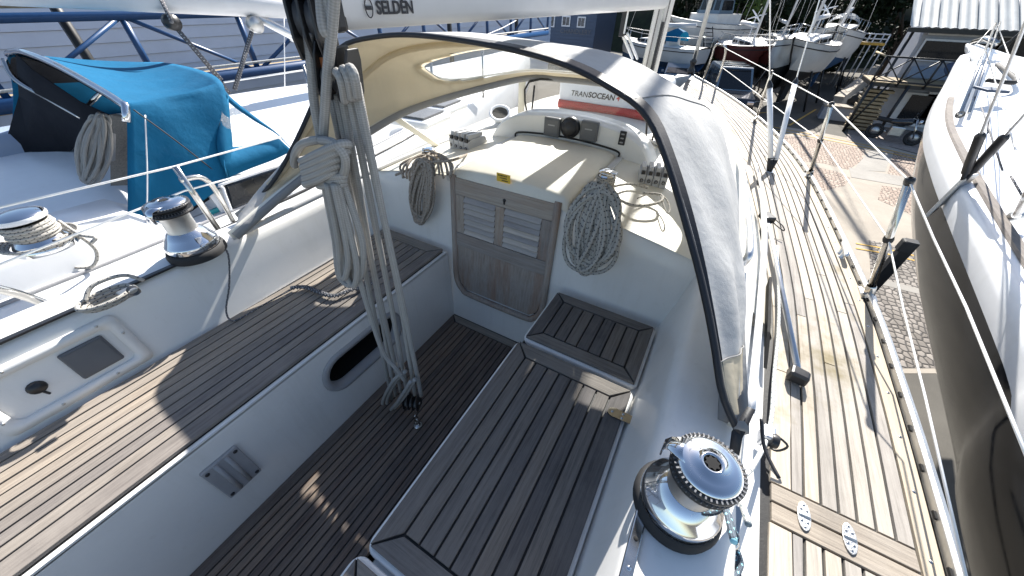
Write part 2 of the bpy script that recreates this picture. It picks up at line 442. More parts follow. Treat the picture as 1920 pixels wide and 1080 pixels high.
# --- starboard: forward seat and hinged locker lid
m = MB(); m.slab([(.32, -.95, .44), (.80, -.95, .44), (.80, 1.16, .44), (.32, 1.16, .44)], (0, 0, -.02)); m.build('seat_gutter', 'gelcoat', Y0)
def lid(name, x0, x1, y0, y1, bw, pitch, label):
    q = MB(); lp = loop_rr((x0 + x1) / 2, (y0 + y1) / 2, (x1 - x0) / 2, (y1 - y0) / 2, .03, 5)
    q.prism([V((x, y, ZS - .004)) for x, y in lp], [V((x, y, .441)) for x, y in lp]); o = q.build(name, 'gelcoat', Y0, bevel=.007)
    o['label'] = label
    q = MB(); q.box(((x0 + x1) / 2, (y0 + y1) / 2, ZS - .0025), (x1 - x0 - .026, y1 - y0 - .026, .002)); q.build('caulking', 'caulk', o)
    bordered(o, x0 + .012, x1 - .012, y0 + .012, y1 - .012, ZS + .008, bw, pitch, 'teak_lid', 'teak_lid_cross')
    return o
fs = lid('forward_seat', .318, .772, .818, 1.152, .05, .046, 'short teak seat beside the companionway')
ll = lid('locker_lid', .308, .772, .028, .806, .058, .0445, 'hinged teak locker lid with steel strap hinge')
al = lid('aft_lid', .30, .772, -.70, .02, .058, .0445, 'teak lid aft of the locker')
hp = PZ(1160, 778, ZS + .012)
m = MB(); hx = V((1, .02, 0)); hy = V((0, 1, 0))
m.prism([hp + hx * a + hy * b + V((0, 0, .004)) for a, b in [(-.035, .006), (-.03, .013), (-.02, .017), (.045, .015), (.045, -.015), (-.02, -.017), (-.03, -.013), (-.035, -.006)]],
        [hp + hx * a + hy * b for a, b in [(-.035, .006), (-.03, .013), (-.02, .017), (.045, .015), (.045, -.015), (-.02, -.017), (-.03, -.013), (-.035, -.006)]])
m.tube([hp + V((.048, -.017, 0)), hp + V((.048, .017, 0))], .006, 10)
for a, b in ((-.022, 0), (.012, .008), (.012, -.008)): m.lathe([(0, .0065), (.004, .006), (.005, .004)], hp + V((a, b, 0)), seg=10)
m.build('strap_hinge', 'stainless', ll)
# --- coamings
prof = [(.768, .43), (.775, .445), (.782, .47), (.805, .58), (.826, .68), (.834, .704), (.848, .718), (.87, .723), (.96, .723), (.985, .719), (1.008, .708), (1.022, .685), (1.04, .61), (1.052, .578), (1.07, .556), (1.12, .546), (1.15, .53)]
def coaming(sg, label):
    q = MB(); rows = []
    for yy in (-1.0, -.6, -.2, .2, .6, .9, 1.1, 1.26):
        k = max(0, (yy - .7) / .56); rows.append([V((sg * x, yy, z + (.045 * k * k if z > .6 else 0))) for x, z in prof])
    q.grid(rows); o = q.build('coaming', 'gelcoat', Y0); o['label'] = label; return o
cst = coaming(1, 'starboard coaming carrying the chrome winch'); cpt = coaming(-1, 'port coaming with recessed instrument box')
# --- bulkhead and companionway
def bhY(z): return 1.152 + .1 * z
def roofz(x): return .862 - .10 * (x / .8) ** 2
q = MB()
xs = [-.86 + 1.74 * i / 24 for i in range(25)]
rows = [[V((x, bhY(t * roofz(x)), t * roofz(x))) for x in xs] for t in [j / 10 * .985 for j in range(11)]]
rows.append([V((x, bhY(roofz(x)) + .02, roofz(x) + .004)) for x in xs])
q.grid(rows); bh = q.build('bulkhead', 'gelcoat', Y0)
# --- side deck outline (starboard) and coachroof
edge = smooth_tab([(-1.2, 1.36), (-.3, 1.44), (.6, 1.49), (1.2, 1.51), (1.8, 1.50), (3.1, 1.40), (4.0, 1.24), (4.93, .99), (5.8, .68), (6.7, .30), (7.3, .02)])
inn = [(-1.2, 1.10), (.6, 1.135), (.9, 1.145), (1.4, 1.15)]
for u, v in ((1440, 500), (1420, 390), (1390, 287), (1365, 241), (1327, 200)):
    p = PZ(u, v, .57); inn.append((p.y, min(p.x, 1.14)))
inn += [(5.0, .34), (5.4, .05)]
inn = smooth_tab(inn, 6)
def sheer(y): return .55
def camb(x, y): return sheer(y)
# hull
q = MB(); rows = []
for i in range(26):
    yy = -2.6 + 9.95 * i / 25; e = interp(edge, yy) if yy > -1.2 else 1.36 - .1 * (-1.2 - yy)
    e = max(e, .012); zt = sheer(yy) - .006
    sec = [(e, zt), (e * 1.02, zt - .35), (e * .95, zt - .8), (e * .72, zt - 1.2), (e * .35, zt - 1.5), (.10, zt - 1.65)]
    rows.append([V((x, yy, z)) for x, z in sec] + [V((-x * (.90 if j == 0 else .92), yy, z)) for j, (x, z) in reversed(list(enumerate(sec)))])
q.grid(rows); q.build('hull', 'gelcoat', Y0)
q = MB(); q.grid([[V((s * .10 * w_, yy, z)) for s, yy in ((1, 2.0), (1, 4.2), (0, 4.5), (-1, 4.2), (-1, 2.0), (0, 1.7))] for z, w_ in ((-1.0, 1), (-3.0, .8), (-3.19, .5))], False, True)
q.build('keel', 'grey_moulding', Y0)
# deck base sheet + port deck strip
q = MB(); ys = [-1.2 + 8.5 * i / 70 for i in range(71)]
q.grid([[V((interp(inn, y) - .02, y, sheer(y) - .004)), V((interp(edge, y), y, sheer(y) - .004))] for y in ys], False)
deck = q.build('side_deck', 'caulk', Y0)
q = MB(); q.grid([[V((-.2 if y > 4.9 else -1.1, y, sheer(y) - .004)), V((-interp(edge, y) * .90, y, sheer(y) - .004))] for y in ys], False); q.build('port_side_deck', 'gelcoat', Y0)
def strip(name, o0, o1, ya, yb, mat, parent, n=None, lim=True, zz=.004):
    n = n or max(2, int((yb - ya) / .16)); top = []; 
    L = []; Rr = []
    for i in range(n + 1):
        y = lerp(ya, yb, i / n); e = interp(edge, y); a, b = e - o1, e - o0
        if lim: a = max(a, interp(inn, y) + .052)
        if b - a < .004: continue
        L.append(V((a, y, sheer(y) + zz))); Rr.append(V((b, y, sheer(y) + zz)))
    if len(L) < 2: return
    mb = MB(); poly_rows = [[l, r, r - V((0, 0, .011)), l - V((0, 0, .011))] for l, r in zip(L, Rr)]
    mb.grid(poly_rows, False, True); k = len(L)
    mb.add(poly_rows[0], [(0, 1, 2, 3)]); mb.add(poly_rows[-1], [(0, 1, 2, 3)])
    return mb.build(name, mat, parent, bevel=.001)
yA = .652
def run(o0, o1, ya, yb, seed):
    rnd = random.Random(seed); y = ya; first = True
    while y < yb:
        ln = rnd.uniform(.5, 1.5) if first else rnd.uniform(1.3, 2.4); first = False
        e = min(yb, y + ln); strip('deck_plank', o0 + .0034, o1 - .0034, y + .002, e - .002, 'teak_deck', deck); y = e
pw = .0365
strip('margin_plank', .018, .057, -1.1, 3.4, 'teak_margin', deck, lim=False); strip('margin_plank', .018, .057, 3.404, 6.6, 'teak_margin', deck, lim=False)
for k in range(22): run(.060 + k * pw, .060 + (k + 1) * pw, yA, 6.4, 40 + k)
for k in range(11): run(.060 + k * pw, .060 + (k + 1) * pw, -1.1, .548, 80 + k)
# inner margin planks, stained, in lengths
yy = -1.0
for k, ln in enumerate((.8, .748, yA - .548, .42, .36, .9, 1.2, 1.3)):
    if k == 2: yy += ln; continue
    mb = MB(); L = [lerp(yy + .002, yy + ln - .002, i / 8) for i in range(9)]
    rws = [[V((interp(inn, y) + .004, y, sheer(y) + .004)), V((interp(inn, y) + .0495, y, sheer(y) + .004)), V((interp(inn, y) + .0495, y, sheer(y) - .007)), V((interp(inn, y) + .004, y, sheer(y) - .007))] for y in L]
    mb.grid(rws, False, True); mb.add(rws[0], [(0, 1, 2, 3)]); mb.add(rws[-1], [(0, 1, 2, 3)])
    mb.build('margin_plank', 'teak_deck', deck, bevel=.001); yy += ln
# cross boards of the deck locker and its hinges
zc = sheer(.6) + .005
for a, b in ((.603, .648), (.552, .597)):
    m = MB(); x0, x1 = 1.142, interp(edge, .6) - .062
    m.prism([V((x0, a, zc)), V((x1, a, zc)), V((x1, b, zc)), V((x0, b, zc))], [V((x0, a, zc - .011)), V((x1, a, zc - .011)), V((x1, b, zc - .011)), V((x0, b, zc - .011))])
    m.build('cross_board', 'teak_cross', deck, bevel=.001)
for u, v in ((1507, 975), (1595, 1030)):
    p = PZ(u, v, zc); p.y = .60; m = MB()
    el = [(.014 * math.cos(a) * (1 if abs(math.sin(a)) < .9 else .8), .036 * math.sin(a)) for a in [2 * math.pi * i / 20 for i in range(20)]]
    m.prism([p + V((x, y, .004)) for x, y in el], [p + V((x, y, .0)) for x, y in el])
    m.tube([p + V((-.012, 0, .004)), p + V((.012, 0, .004))], .004, 8)
    hg = m.build('deck_hinge', 'satin_metal', deck, bevel=.0008)
    for dx, dy in ((0, .027), (-.006, .014), (.006, .014), (0, -.027), (-.006, -.014), (.006, -.014)): m = MB(); m.lathe([(0, .0046), (.003, .0046), (.0034, .003)], p + V((dx, dy, 0)), seg=8); m.build('screw', 'stainless', hg)
# toe rail with slots and screws in the margin plank
m = MB(); rws = []
for y in [-1.1 + 8.3 * i / 80 for i in range(81)]:
    e = interp(edge, y); z = sheer(y); rws.append([V((e + a, y, z + b)) for a, b in ((-.012, .0), (-.010, .022), (-.003, .027), (.009, .025), (.012, -.03))])
m.grid(rws, False); tr = m.build('toe_rail', 'satin_metal', Y0, bevel=.002)
for i in range(26):
    y = .3 + i * .17; e = interp(edge, y) - .038; m = MB()
    m.lathe([(0, .0062), (.0035, .0058), (.005, .004)], (e, y, sheer(y)), seg=8); m.build('rail_screw', 'stainless', deck)
for i in range(36):
    y = .5 + i * .13; m = MB(); e = interp(edge, y) - .0125; m.box((e, y, sheer(y) + .012), (.006, .020, .007)); m.build('slot', 'dark_void', tr)
# coachroof with its side walls
q = MB(); rows = []
for y in [1.235, 1.5, 1.8, 2.1, 2.4, 2.8, 3.2, 3.6, 4.0, 4.4, 4.8, 5.15]:
    wi = interp(inn, y); hh = 1.0 if y < 2.4 else max(0.02, 1 - ((y - 2.4) / 2.8) ** 2)
    zt = lambda x: sheer(y) + (roofz(x) - .55 + .02 * (y - 1.2)) * hh
    hw = max(.05, min(.93, wi - .19)); r = [V((wi, y, sheer(y) - .005)), V((wi - .02, y, sheer(y) + .03)), V((hw + .06, y, sheer(y) + .7 * (zt(hw) - sheer(y)))), V((hw + .015, y, zt(hw) - .012))]
    top = [V((hw * (1 - 2 * k / 14), y, zt(hw * (1 - 2 * k / 14) * .97))) for k in range(15)]
    rows.append(r + top + [V((-p.x * .93, p.y, p.z)) for p in reversed(r)])
q.grid(rows); roof = q.build('coachroof', 'cream_gelcoat', Y0)
# sliding hatch
q = MB(); rows = []
hz = lambda x: .905 - .22 * x * x
for y in (1.228, 1.232, 1.25, 1.5, 1.84, 1.862, 1.866):
    d = {1.228: .055, 1.232: .012, 1.25: 0, 1.866: .05, 1.862: .012}.get(y, 0)
    rows.append([V((-.295, y, .83))] + [V((x, y, hz(x) - d - (.02 if abs(x) > .287 else .006 if abs(x) > .27 else 0))) for x in [-.292, -.285, -.265, -.2, -.1, 0, .1, .2, .265, .285, .292]] + [V((.295, y, .83))])
q.grid(rows); hatch = q.build('sliding_hatch', 'cream_gelcoat', Y0)
for sg in (-1, 1):
    q = MB(); q.box((sg * .318, 1.56, .845), (.03, .66, .05)); q.build('hatch_runner', 'grey_moulding', hatch, bevel=.006)
# instrument pod (hatch garage coaming)
q = MB(); arc = [(-.50, .80), (-.47, .86), (-.41, .935), (-.30, .985), (-.15, 1.008), (0, 1.015), (.15, 1.008), (.30, .985), (.41, .935), (.47, .86), (.50, .80)]
arc = [(p.x, p.y) for p in cr([(a, b, 0) for a, b in arc], 4)]
q.grid([[V((x * .985, 1.872, z - .006)) for x, z in arc], [V((x, 1.88, z)) for x, z in arc], [V((x, 2.03, z)) for x, z in arc], [V((x * .98, 2.05, z - .02)) for x, z in arc]])
q.add([V((x * .985, 1.872, z - .006)) for x, z in arc] , [tuple(range(len(arc)))])
pod = q.build('instrument_pod', 'gelcoat', Y0)
def onpod(u, v): return PY(u, v, 1.87)
for u, v in ((1037, 237), (1106, 245)):
    c = onpod(u, v); q = MB(); q.box(c + V((0, -.008, 0)), (.093, .03, .098)); ins = q.build('instrument_display', 'grey_plastic', pod, bevel=.006)
    q = MB(); q.box(c + V((0, -.0245, .004)), (.077, .003, .07)); q.build('cover', 'grey_plastic', ins, bevel=.001)
    q = MB(); q.box(c + V((0, -.0268, .012)), (.04, .001, .006)); q.build('print', 'mid_grey_plastic', ins)
c = onpod(1071, 238); q = MB(); q.lathe([(.052, 0), (.053, .02), (.048, .028), (.044, .03)], c, (0, -1, 0), 28); cmp_ = q.build('compass', 'black_plastic', pod)
q = MB(); q.lathe([(.044, .026), (.036, .045), (.02, .055), (0, .058)], c, (0, -1, 0), 24); q.build('dome', 'black_plastic', cmp_)
c = onpod(1167, 259); q = MB(); q.box(c, (.034, .008, .068)); sw = q.build('switch_panel', 'black_plastic', pod, bevel=.003)
for k in range(3): q = MB(); q.box(c + V((0, -.006, .02 - .02 * k)), (.016, .006, .006)); q.build('switch', 'mid_grey_plastic', sw, bevel=.001)
q = MB(); q.tube(cr([(-.31, 1.862, .868), (-.29, 1.866, .895), (-.1, 1.869, .912), (.1, 1.869, .912), (.29, 1.866, .895), (.31, 1.862, .868)], 5), .005, 6); q.build('hatch_seal', 'black_rubber', hatch)
# companionway doors
def dn_(x, z, d=0.0): return V((x, bhY(z) - d, z))
dl, dr, db, dt = -.285, .250, .215, .872
q = MB(); fr = [(dl, dt - .01), (dl, .33), (dl + .012, .265), (dl + .045, .222), (dl + .10, .205), (dr - .10, .205), (dr - .045, .222), (dr - .012, .265), (dr, .33), (dr, dt - .01)]
pts = [dn_(x, z, .01) for x, z in fr]; pts = [pts[0]] + cr(pts[1:-1], 4) + [pts[-1]]
q.tube(pts, .0165, 8); cw = q.build('companionway_doors', 'teak_panel', Y0); cw['label'] = 'closed teak companionway doors with louvres'
def dslab(name, x0, x1, z0, z1, d0, d1, mat, bev=.002):
    q = MB(); q.prism([dn_(x0, z0, d1), dn_(x1, z0, d1), dn_(x1, z1, d1), dn_(x0, z1, d1)], [dn_(x0, z0, d0), dn_(x1, z0, d0), dn_(x1, z1, d0), dn_(x0, z1, d0)])
    return q.build(name, mat, cw, bevel=bev)
mid = -.022
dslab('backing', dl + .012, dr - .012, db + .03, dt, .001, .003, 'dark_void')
q = MB(); lowp = [(dl + .014, .50), (dl + .016, .33), (dl + .03, .265), (dl + .07, .232), (dr - .07, .232), (dr - .03, .265), (dr - .016, .33), (dr - .014, .50)]
q.prism([dn_(x, z, .010) for x, z in lowp], [dn_(x, z, .003) for x, z in lowp]); q.build('lower_board', 'teak_panel', cw, bevel=.002)
dslab('rail', dl + .014, dr - .014, .502, .575, .003, .017, 'teak_door')
dslab('rail', dl + .014, dr - .014, .775, .852, .003, .017, 'teak_door')
for a, b in ((dl + .014, dl + .062), (mid - .024, mid + .024), (dr - .062, dr - .014)): dslab('stile', a, b, .577, .773, .003, .016, 'teak_panel')
for a, b in ((dl + .063, mid - .025), (mid + .025, dr - .063)):
    for k in range(7):
        z = .585 + k * .0275; q = MB()
        q.prism([dn_(a, z, .024), dn_(b, z, .024), dn_(b, z + .021, .008), dn_(a, z + .021, .008)], [dn_(a, z - .005, .018), dn_(b, z - .005, .018), dn_(b, z + .016, .003), dn_(a, z + .016, .003)])
        q.build('louvre_slat', 'teak_slat', cw, bevel=.001)
q = MB(); q.lathe([(0, .003), (.007, .003), (.008, 0)], dn_(.0, .81, .017), (0, -1, 0), 12); q.box(dn_(.0, .80, .018), (.008, .003, .018)); q.build('keyhole', 'black_plastic', cw)
# yellow notice on the hatch front
yc = PY(944, 334, 1.222); q = MB(); q.box(yc, (.066, .004, .036)); yt = q.build('notice_plate', 'yellow_tag', hatch)
for k, (x, wd) in enumerate(((-.004, .045), (.0, .036), (.008, .03))):
    for j in range(6):
        q = MB(); q.box(yc + V((x - wd / 2 + wd * (j + .5) / 6, -.0024, .010 - k * .010)), (wd / 6 * random.uniform(.5, .85), .001, .0045)); q.build('print', 'ink', yt)
# recess box in the port coaming
def cf(y, z): return V((-.782 - (z - .47) * .21, y, z))
bx0, bx1, bz0, bz1 = -.30, .055, .482, .675
m = MB(); nrm = V((1, 0, .2)).normalized()
oi_, ii = loop_rr((bx0 + bx1) / 2, (bz0 + bz1) / 2, (bx1 - bx0) / 2, (bz1 - bz0) / 2, .02), loop_rr((bx0 + bx1) / 2, (bz0 + bz1) / 2, (bx1 - bx0) / 2 - .034, (bz1 - bz0) / 2 - .03, .02)
m.grid([[cf(*p) for p in oi_], [cf(*p) + nrm * .012 for p in oi_], [cf(*p) + nrm * .013 for p in ii], [cf(*p) + nrm * .003 for p in ii]], True, True)
m.add([cf(*p) + nrm * .003 for p in ii], [tuple(range(len(ii)))])
rb = m.build('instrument_box', 'gelcoat', Y0)
m = MB(); c = cf(-.055, .58) + nrm * .008; rot = Matrix.Rotation(-.21, 3, 'Y'); m.box(c, (.012, .105, .105), rot); dsp = m.build('display', 'grey_plastic', rb, bevel=.006)
m = MB(); m.box(c + nrm * .0065, (.002, .09, .088), rot); m.build('cover', 'grey_plastic', dsp)
m = MB(); c = cf(-.185, .575) + nrm * .004; m.lathe([(0, .011), (.016, .010), (.020, .004), (.021, 0)], c, nrm, 16); m.tube([c + nrm * .006 + V((0, 0, -.015)), c + nrm * .006 + V((0, .006, -.036))], .0035, 6); m.build('socket_cap', 'black_plastic', rb)
for p in ((bx0 + .016, bz0 + .05), (bx0 + .1, bz1 - .015), (bx1 - .05, bz1 - .015), (bx1 - .016, bz1 - .07), (bx1 - .1, bz0 + .014), (bx0 + .12, bz0 + .014)):
    m = MB(); m.lathe([(0, .002), (.004, .0018), (.0045, 0)], cf(*p) + nrm * .0125, nrm, 8); m.build('screw', 'satin_metal', rb)
# --- winches
HS = 1.45
def winch(c, k, ang, name='winch', label=None, ax=(0, 0, 1)):
    c = V(c); f = lambda pr: [(r * k, z * k * HS) for r, z in pr]
    q = MB(); q.lathe(f([(.103, 0), (.104, .012), (.098, .022), (.093, .024)]), c, ax, 40); o = q.build(name, 'black_rubber', Y0)
    if label: o['label'] = label
    q = MB(); q.lathe(f([(.090, .022), (.0915, .026), (.0915, .040), (.089, .044), (.086, .046), (.074, .062), (.060, .074), (.052, .079)]), c, ax, 48); q.build('skirt', 'chrome', o)
    q = MB(); q.lathe(f([(.052, .078), (.0495, .083), (.049, .118), (.053, .128)]), c, ax, 48); q.build('drum', 'satin_metal', o)
    q = MB(); q.lathe(f([(.053, .127), (.071, .132), (.072, .136), (.060, .140), (.056, .143), (.061, .146), (.073, .150), (.073, .154), (.066, .157)]), c, ax, 48); st_ = q.build('self_tailer', 'black_plastic', o)
    q = MB()
    for i in range(44):
        a = 2 * math.pi * i / 44; d = V((math.cos(a), math.sin(a), 0)); q.box(c + d * .0665 * k + V((0, 0, .1405 * k * HS)), (.011 * k, .0026 * k, .005 * k), rotz(a)); q.box(c + d * .0685 * k + V((0, 0, .1565 * k * HS)), (.008 * k, .0035 * k, .002 * k), rotz(a))
    q.build('teeth', 'grey_plastic', o)['kind'] = 'stuff'
    q = MB(); q.lathe(f([(.0655, .1555), (.064, .159), (.056, .1625), (.045, .165), (.024, .1665), (.023, .168), (.018, .168), (.0165, .1655)]), c, ax, 48); cp_ = q.build('cap', 'chrome', o)
    q = MB(); st8 = [((.0165 if i % 2 else .0115) * k, 2 * math.pi * i / 16) for i in range(16)]; q.add([c + V((r * math.cos(a), r * math.sin(a), .1672 * k * HS)) for r, a in st8], [tuple(range(16))]); q.build('handle_socket', 'dark_void', o)
    # stripper arm: from the cap out over the jaws, with a guide tongue
    d = V((math.cos(ang), math.sin(ang), 0)); t = V((-d.y, d.x, 0))
    P3 = lambda a, b, z: c + (d * a + t * b) * k + V((0, 0, z * k * HS))
    q = MB(); q.grid([[P3(.046, -.030, .1615), P3(.046, .030, .1615)], [P3(.066, -.024, .1605), P3(.066, .024, .1605)], [P3(.082, -.016, .158), P3(.082, .016, .158)], [P3(.090, -.013, .147), P3(.090, .013, .147)], [P3(.088, -.012, .128), P3(.088, .012, .128)]]); q.build('stripper_arm', 'chrome', o, solid=.004 * k)
    return o
wS = winch((.895, .385, .724), .80, R(175), label='big chrome self-tailing winch on the starboard coaming')
wP = winch((-.862, .362, .724), .90, R(-60), label='chrome self-tailing winch on the port coaming')
def small_winch(c, label):
    q = MB(); c = V(c); q.lathe([(.048, 0), (.048, .012), (.040, .02), (.030, .03), (.028, .05), (.036, .062), (.036, .068), (.029, .072), (.030, .078), (.037, .082), (.034, .089), (.015, .093), (.0, .093)], c, seg=28)
    o = q.build('cabin_winch', 'chrome', Y0); o['label'] = label
    q = MB(); q.lathe([(.0365, .061), (.038, .065), (.0365, .069)], c, seg=28); q.build('jaw', 'black_plastic', o)
    q = MB(); q.box(c + V((.03, -.01, .088)), (.03, .022, .008)); q.build('stripper_arm', 'chrome', o, bevel=.003); return o
wr = PZ(1133, 352, .86); wr.z = .848; wl = PZ(806, 300, .83); wl.z = .80
small_winch(wr, 'cabin-top winch wound with fleck rope'); small_winch(wl, 'cabin-top winch under beige rope')
# rope clutches
def clutch(c, ang, n, label, sc=1.25):
    rt_ = rotz(ang) * sc; c = V(c); wd = .026; o = None
    for i in range(n):
        x = (i - (n - 1) / 2) * wd; q = MB(); prf = [(-.05, 0), (.05, 0), (.055, .03), (.045, .05), (-.03, .056), (-.052, .044)]
        q.prism([c + rt_ @ V((x - wd * .46, a, b)) for a, b in prf], [c + rt_ @ V((x + wd * .46, a, b)) for a, b in prf])
        b_ = q.build('rope_clutch' if o is None else 'clutch_body', 'light_grey_plastic', o or Y0, bevel=.002)
        if o is None: o = b_; o['label'] = label
        q = MB(); q.prism([c + rt_ @ V((x - wd * .3, a, b)) for a, b in ((-.045, .054), (.03, .054), (.036, .066), (-.04, .07))], [c + rt_ @ V((x + wd * .3, a, b)) for a, b in ((-.045, .054), (.03, .054), (.036, .066), (-.04, .07))]); q.build('lever', 'light_grey_plastic', o, bevel=.002)
        q = MB(); q.lathe([(.008, 0), (.0085, .003), (.005, .004)], c + rt_ @ V((x, -.0535, .024)), rt_ @ V((0, -1, 0)), 10); q.build('rope_port', 'black_plastic', o)
        q = MB(); q.box(c + rt_ @ V((x, -.049, .052)), (wd * .5, .008, .012), rt_); q.build('catch', 'black_plastic', o)
    return o
cl = PZ(878, 272, .83); cl.z = .805; crr = PZ(1222, 335, .84); crr.z = .822
clutch(cl, R(-8), 4, 'bank of four rope clutches on the port cabin top', 1.5); clutch(crr, R(12), 4, 'bank of four rope clutches on the starboard cabin top')
# genoa car track on the coaming, portside track
m = MB(); a, b = V((.842, .40, .727)), V((.838, -.5, .727)); m.box((a + b) / 2, (.022, .9, .010)); tk = m.build('sheet_track', 'stainless', Y0, bevel=.003)
for i in range(18):
    m = MB(); m.lathe([(0, .0008), (.0042, .0008), (.0046, 0)], (.8405, .385 - i * .05, .7322), seg=10); m.build('track_hole', 'dark_void' if i % 3 else 'chrome', tk)
m = MB(); m.box((-.842, .05, .727), (.02, .62, .008)); m.build('sheet_track', 'black_plastic', Y0, bevel=.002)
# cowl vent beside the windscreen
vp_ = PZ(938, 222, .86); q = MB(); q.lathe([(.04, -.05), (.04, .015), (.068, .034), (.075, .045), (.071, .051), (.056, .05), (.052, .038)], vp_, (.25, -.5, 1), 32); cv = q.build('cowl_vent', 'white_plastic', Y0)
q = MB(); q.lathe([(.056, .044), (.0, .04)], vp_, (.25, -.5, 1), 24); q.build('vent_mouth', 'dark_void', cv)
# --- windscreen
base = [(-.815, .47, .748), (-.80, .98, .775), (-.79, 1.5, .785), (-.71, 1.92, .80), (-.46, 2.2, .86), (-.2, 2.27, .88), (.2, 2.27, .88), (.46, 2.2, .86), (.84, 1.86, .775), (.93, 1.45, .745), (.955, 1.0, .735), (.985, .64, .715)]
topw = [(-.815, .47, .758), (-.79, .84, .892), (-.74, 1.21, 1.0), (-.665, 1.52, 1.06), (-.42, 2.13, 1.125), (-.18, 2.19, 1.14), (.18, 2.19, 1.14), (.42, 2.13, 1.125), (.73, 1.90, 1.03), (.83, 1.60, .955), (.945, .97, .80), (.99, .63, .725)]
q = MB(); q.tube(cr(base, 5), .012, 6); ws = q.build('windscreen', 'grey_moulding', Y0); ws['label'] = 'fixed glass windscreen with opening centre pane'
q = MB(); q.tube(cr(topw, 5), .016, 8); q.build('top_frame', 'cream_gelcoat', ws)
B_, T_ = [V(p) for p in base], [V(p) for p in topw]
panes = [(0, 2.4), (2.4, 3.9), (4.05, 6.95), (7.1, 8.6), (8.6, 11)]
def at_(L, t):
    i = min(int(t), len(L) - 2); return lerp(L[i], L[i + 1], t - i)
for a, b in panes:
    q = MB(); q.grid([[lerp(at_(B_, lerp(a, b, i / 8)), at_(T_, lerp(a, b, i / 8)), h) for i in range(9)] for h in (.03, .97)]); q.build('pane', 'glass', ws)
for t in (2.4, 4.0, 7.0, 8.6):
    q = MB(); p0, p1 = at_(B_, t), at_(T_, t); dv = (at_(B_, t + .1) - at_(B_, t - .1)).normalized(); wv = .022
    nn = dv.cross(p1 - p0).normalized() * .008
    q.prism([p0 - dv * wv + nn, p0 + dv * wv + nn, p1 + dv * wv + nn, p1 - dv * wv + nn], [p0 - dv * wv - nn, p0 + dv * wv - nn, p1 + dv * wv - nn, p1 - dv * wv - nn]); q.build('mullion', 'cream_gelcoat', ws, bevel=.004)
q = MB(); fpts = []
for t, h in ((4.2, .08), (4.2, .92), (5.5, .94), (6.8, .92), (6.8, .08)): fpts.append(lerp(at_(B_, t), at_(T_, t), h) - V((0, .012, 0)))
q.tube(cr(fpts, 4), .006, 6); q.build('opening_frame', 'black_rubber', ws)
for t in (4.35, 6.65):
    p0, p1 = lerp(at_(B_, t), at_(T_, t), .1) - V((0, .03, 0)), lerp(at_(B_, t), at_(T_, t), .85) - V((0, .02, 0)); q = MB(); q.tube([p0 + V((.015, -.05, 0)), p1], .006, 6); q.lathe([(.012, -.01), (.016, 0), (.012, .012)], p0 + V((.015, -.05, 0)), (1, 0, 0), 10); q.build('window_stay', 'black_plastic', ws)
# --- handrail, mast, shrouds, stanchions, lifelines
hr = [PZ(1388, 292, .80), PZ(1394, 330, .84), PZ(1402, 400, .84), PZ(1406, 450, .84), PZ(1404, 478, .83), PZ(1392, 495, .79)]
q = MB(); q.tube(cr(hr, 6), .013, 10); q.build('handrail', 'aluminium', Y0)
tr_ = [V((1.045, .75, .665)), V((1.06, 1.2, .665)), V((1.065, 1.75, .68)), V((1.04, 2.3, .70))]
q = MB(); q.tube(cr(tr_, 5), .012, 6); q.build('side_moulding', 'white_plastic', Y0)
q = MB(); q.slab([(1.118, 1.02, .585), (1.122, 1.5, .585), (1.112, 1.5, .64), (1.105, 1.14, .64)], (-.01, 0, 0)); q.build('portlight', 'dark_void', Y0)
mpos = V((.085, 3.3, .88))
q = MB(); q.tube([mpos + V((0, 0, -.05)), mpos + V((0, 0, 9.0))], .062, 20); mast = q.build('mast', 'painted_spar', Y0)
for k in range(4): q = MB(); q.tube([mpos + V((-.045 + .03 * k, -.07, -.02)), mpos + V((-.045 + .03 * k, -.068, 8))], .0045, 6); q.build('halyard', 'rope_dark' if k % 2 else 'rope_white', mast)
q = MB(); q.box(mpos + V((.03, -.066, .35)), (.02, .012, .3)); q.build('mast_track', 'black_plastic', mast)
sb = PZ(1442, 321, sheer(3.0)); tops = [PZ(1443, 165, sheer(3) + .5), PZ(1490, 158, sheer(3) + .5)]
mt = V((.085, 3.3, 8.5))
for k, tp in enumerate(tops):
    o_ = V((.012 * (k * 2 - 1), 0, .05)); q = MB(); d = (tp - sb).normalized(); q.tube([sb + o_ + d * .03, tp], .0165, 14); sc = q.build('shroud_cover', 'white_plastic', Y0)
    q = MB(); q.lathe([(.0185, 0), (.0185, .02), (.006, .05)], tp - d * .002, d, 14); q.build('end_cap', 'black_plastic', sc)
    q = MB(); q.tube([tp, tp + d * 6], .004, 6); q.build('shroud_wire', 'wire', Y0)
    q = MB(); q.tube([sb + V((0, 0, 0)), sb + o_ + d * .045], .018, 10); q.build('toggle', 'black_rubber', sc)
q = MB(); q.box(sb + V((0, 0, .006)), (.05, .10, .008)); q.build('chainplate', 'stainless', Y0, bevel=.003)
stn = []
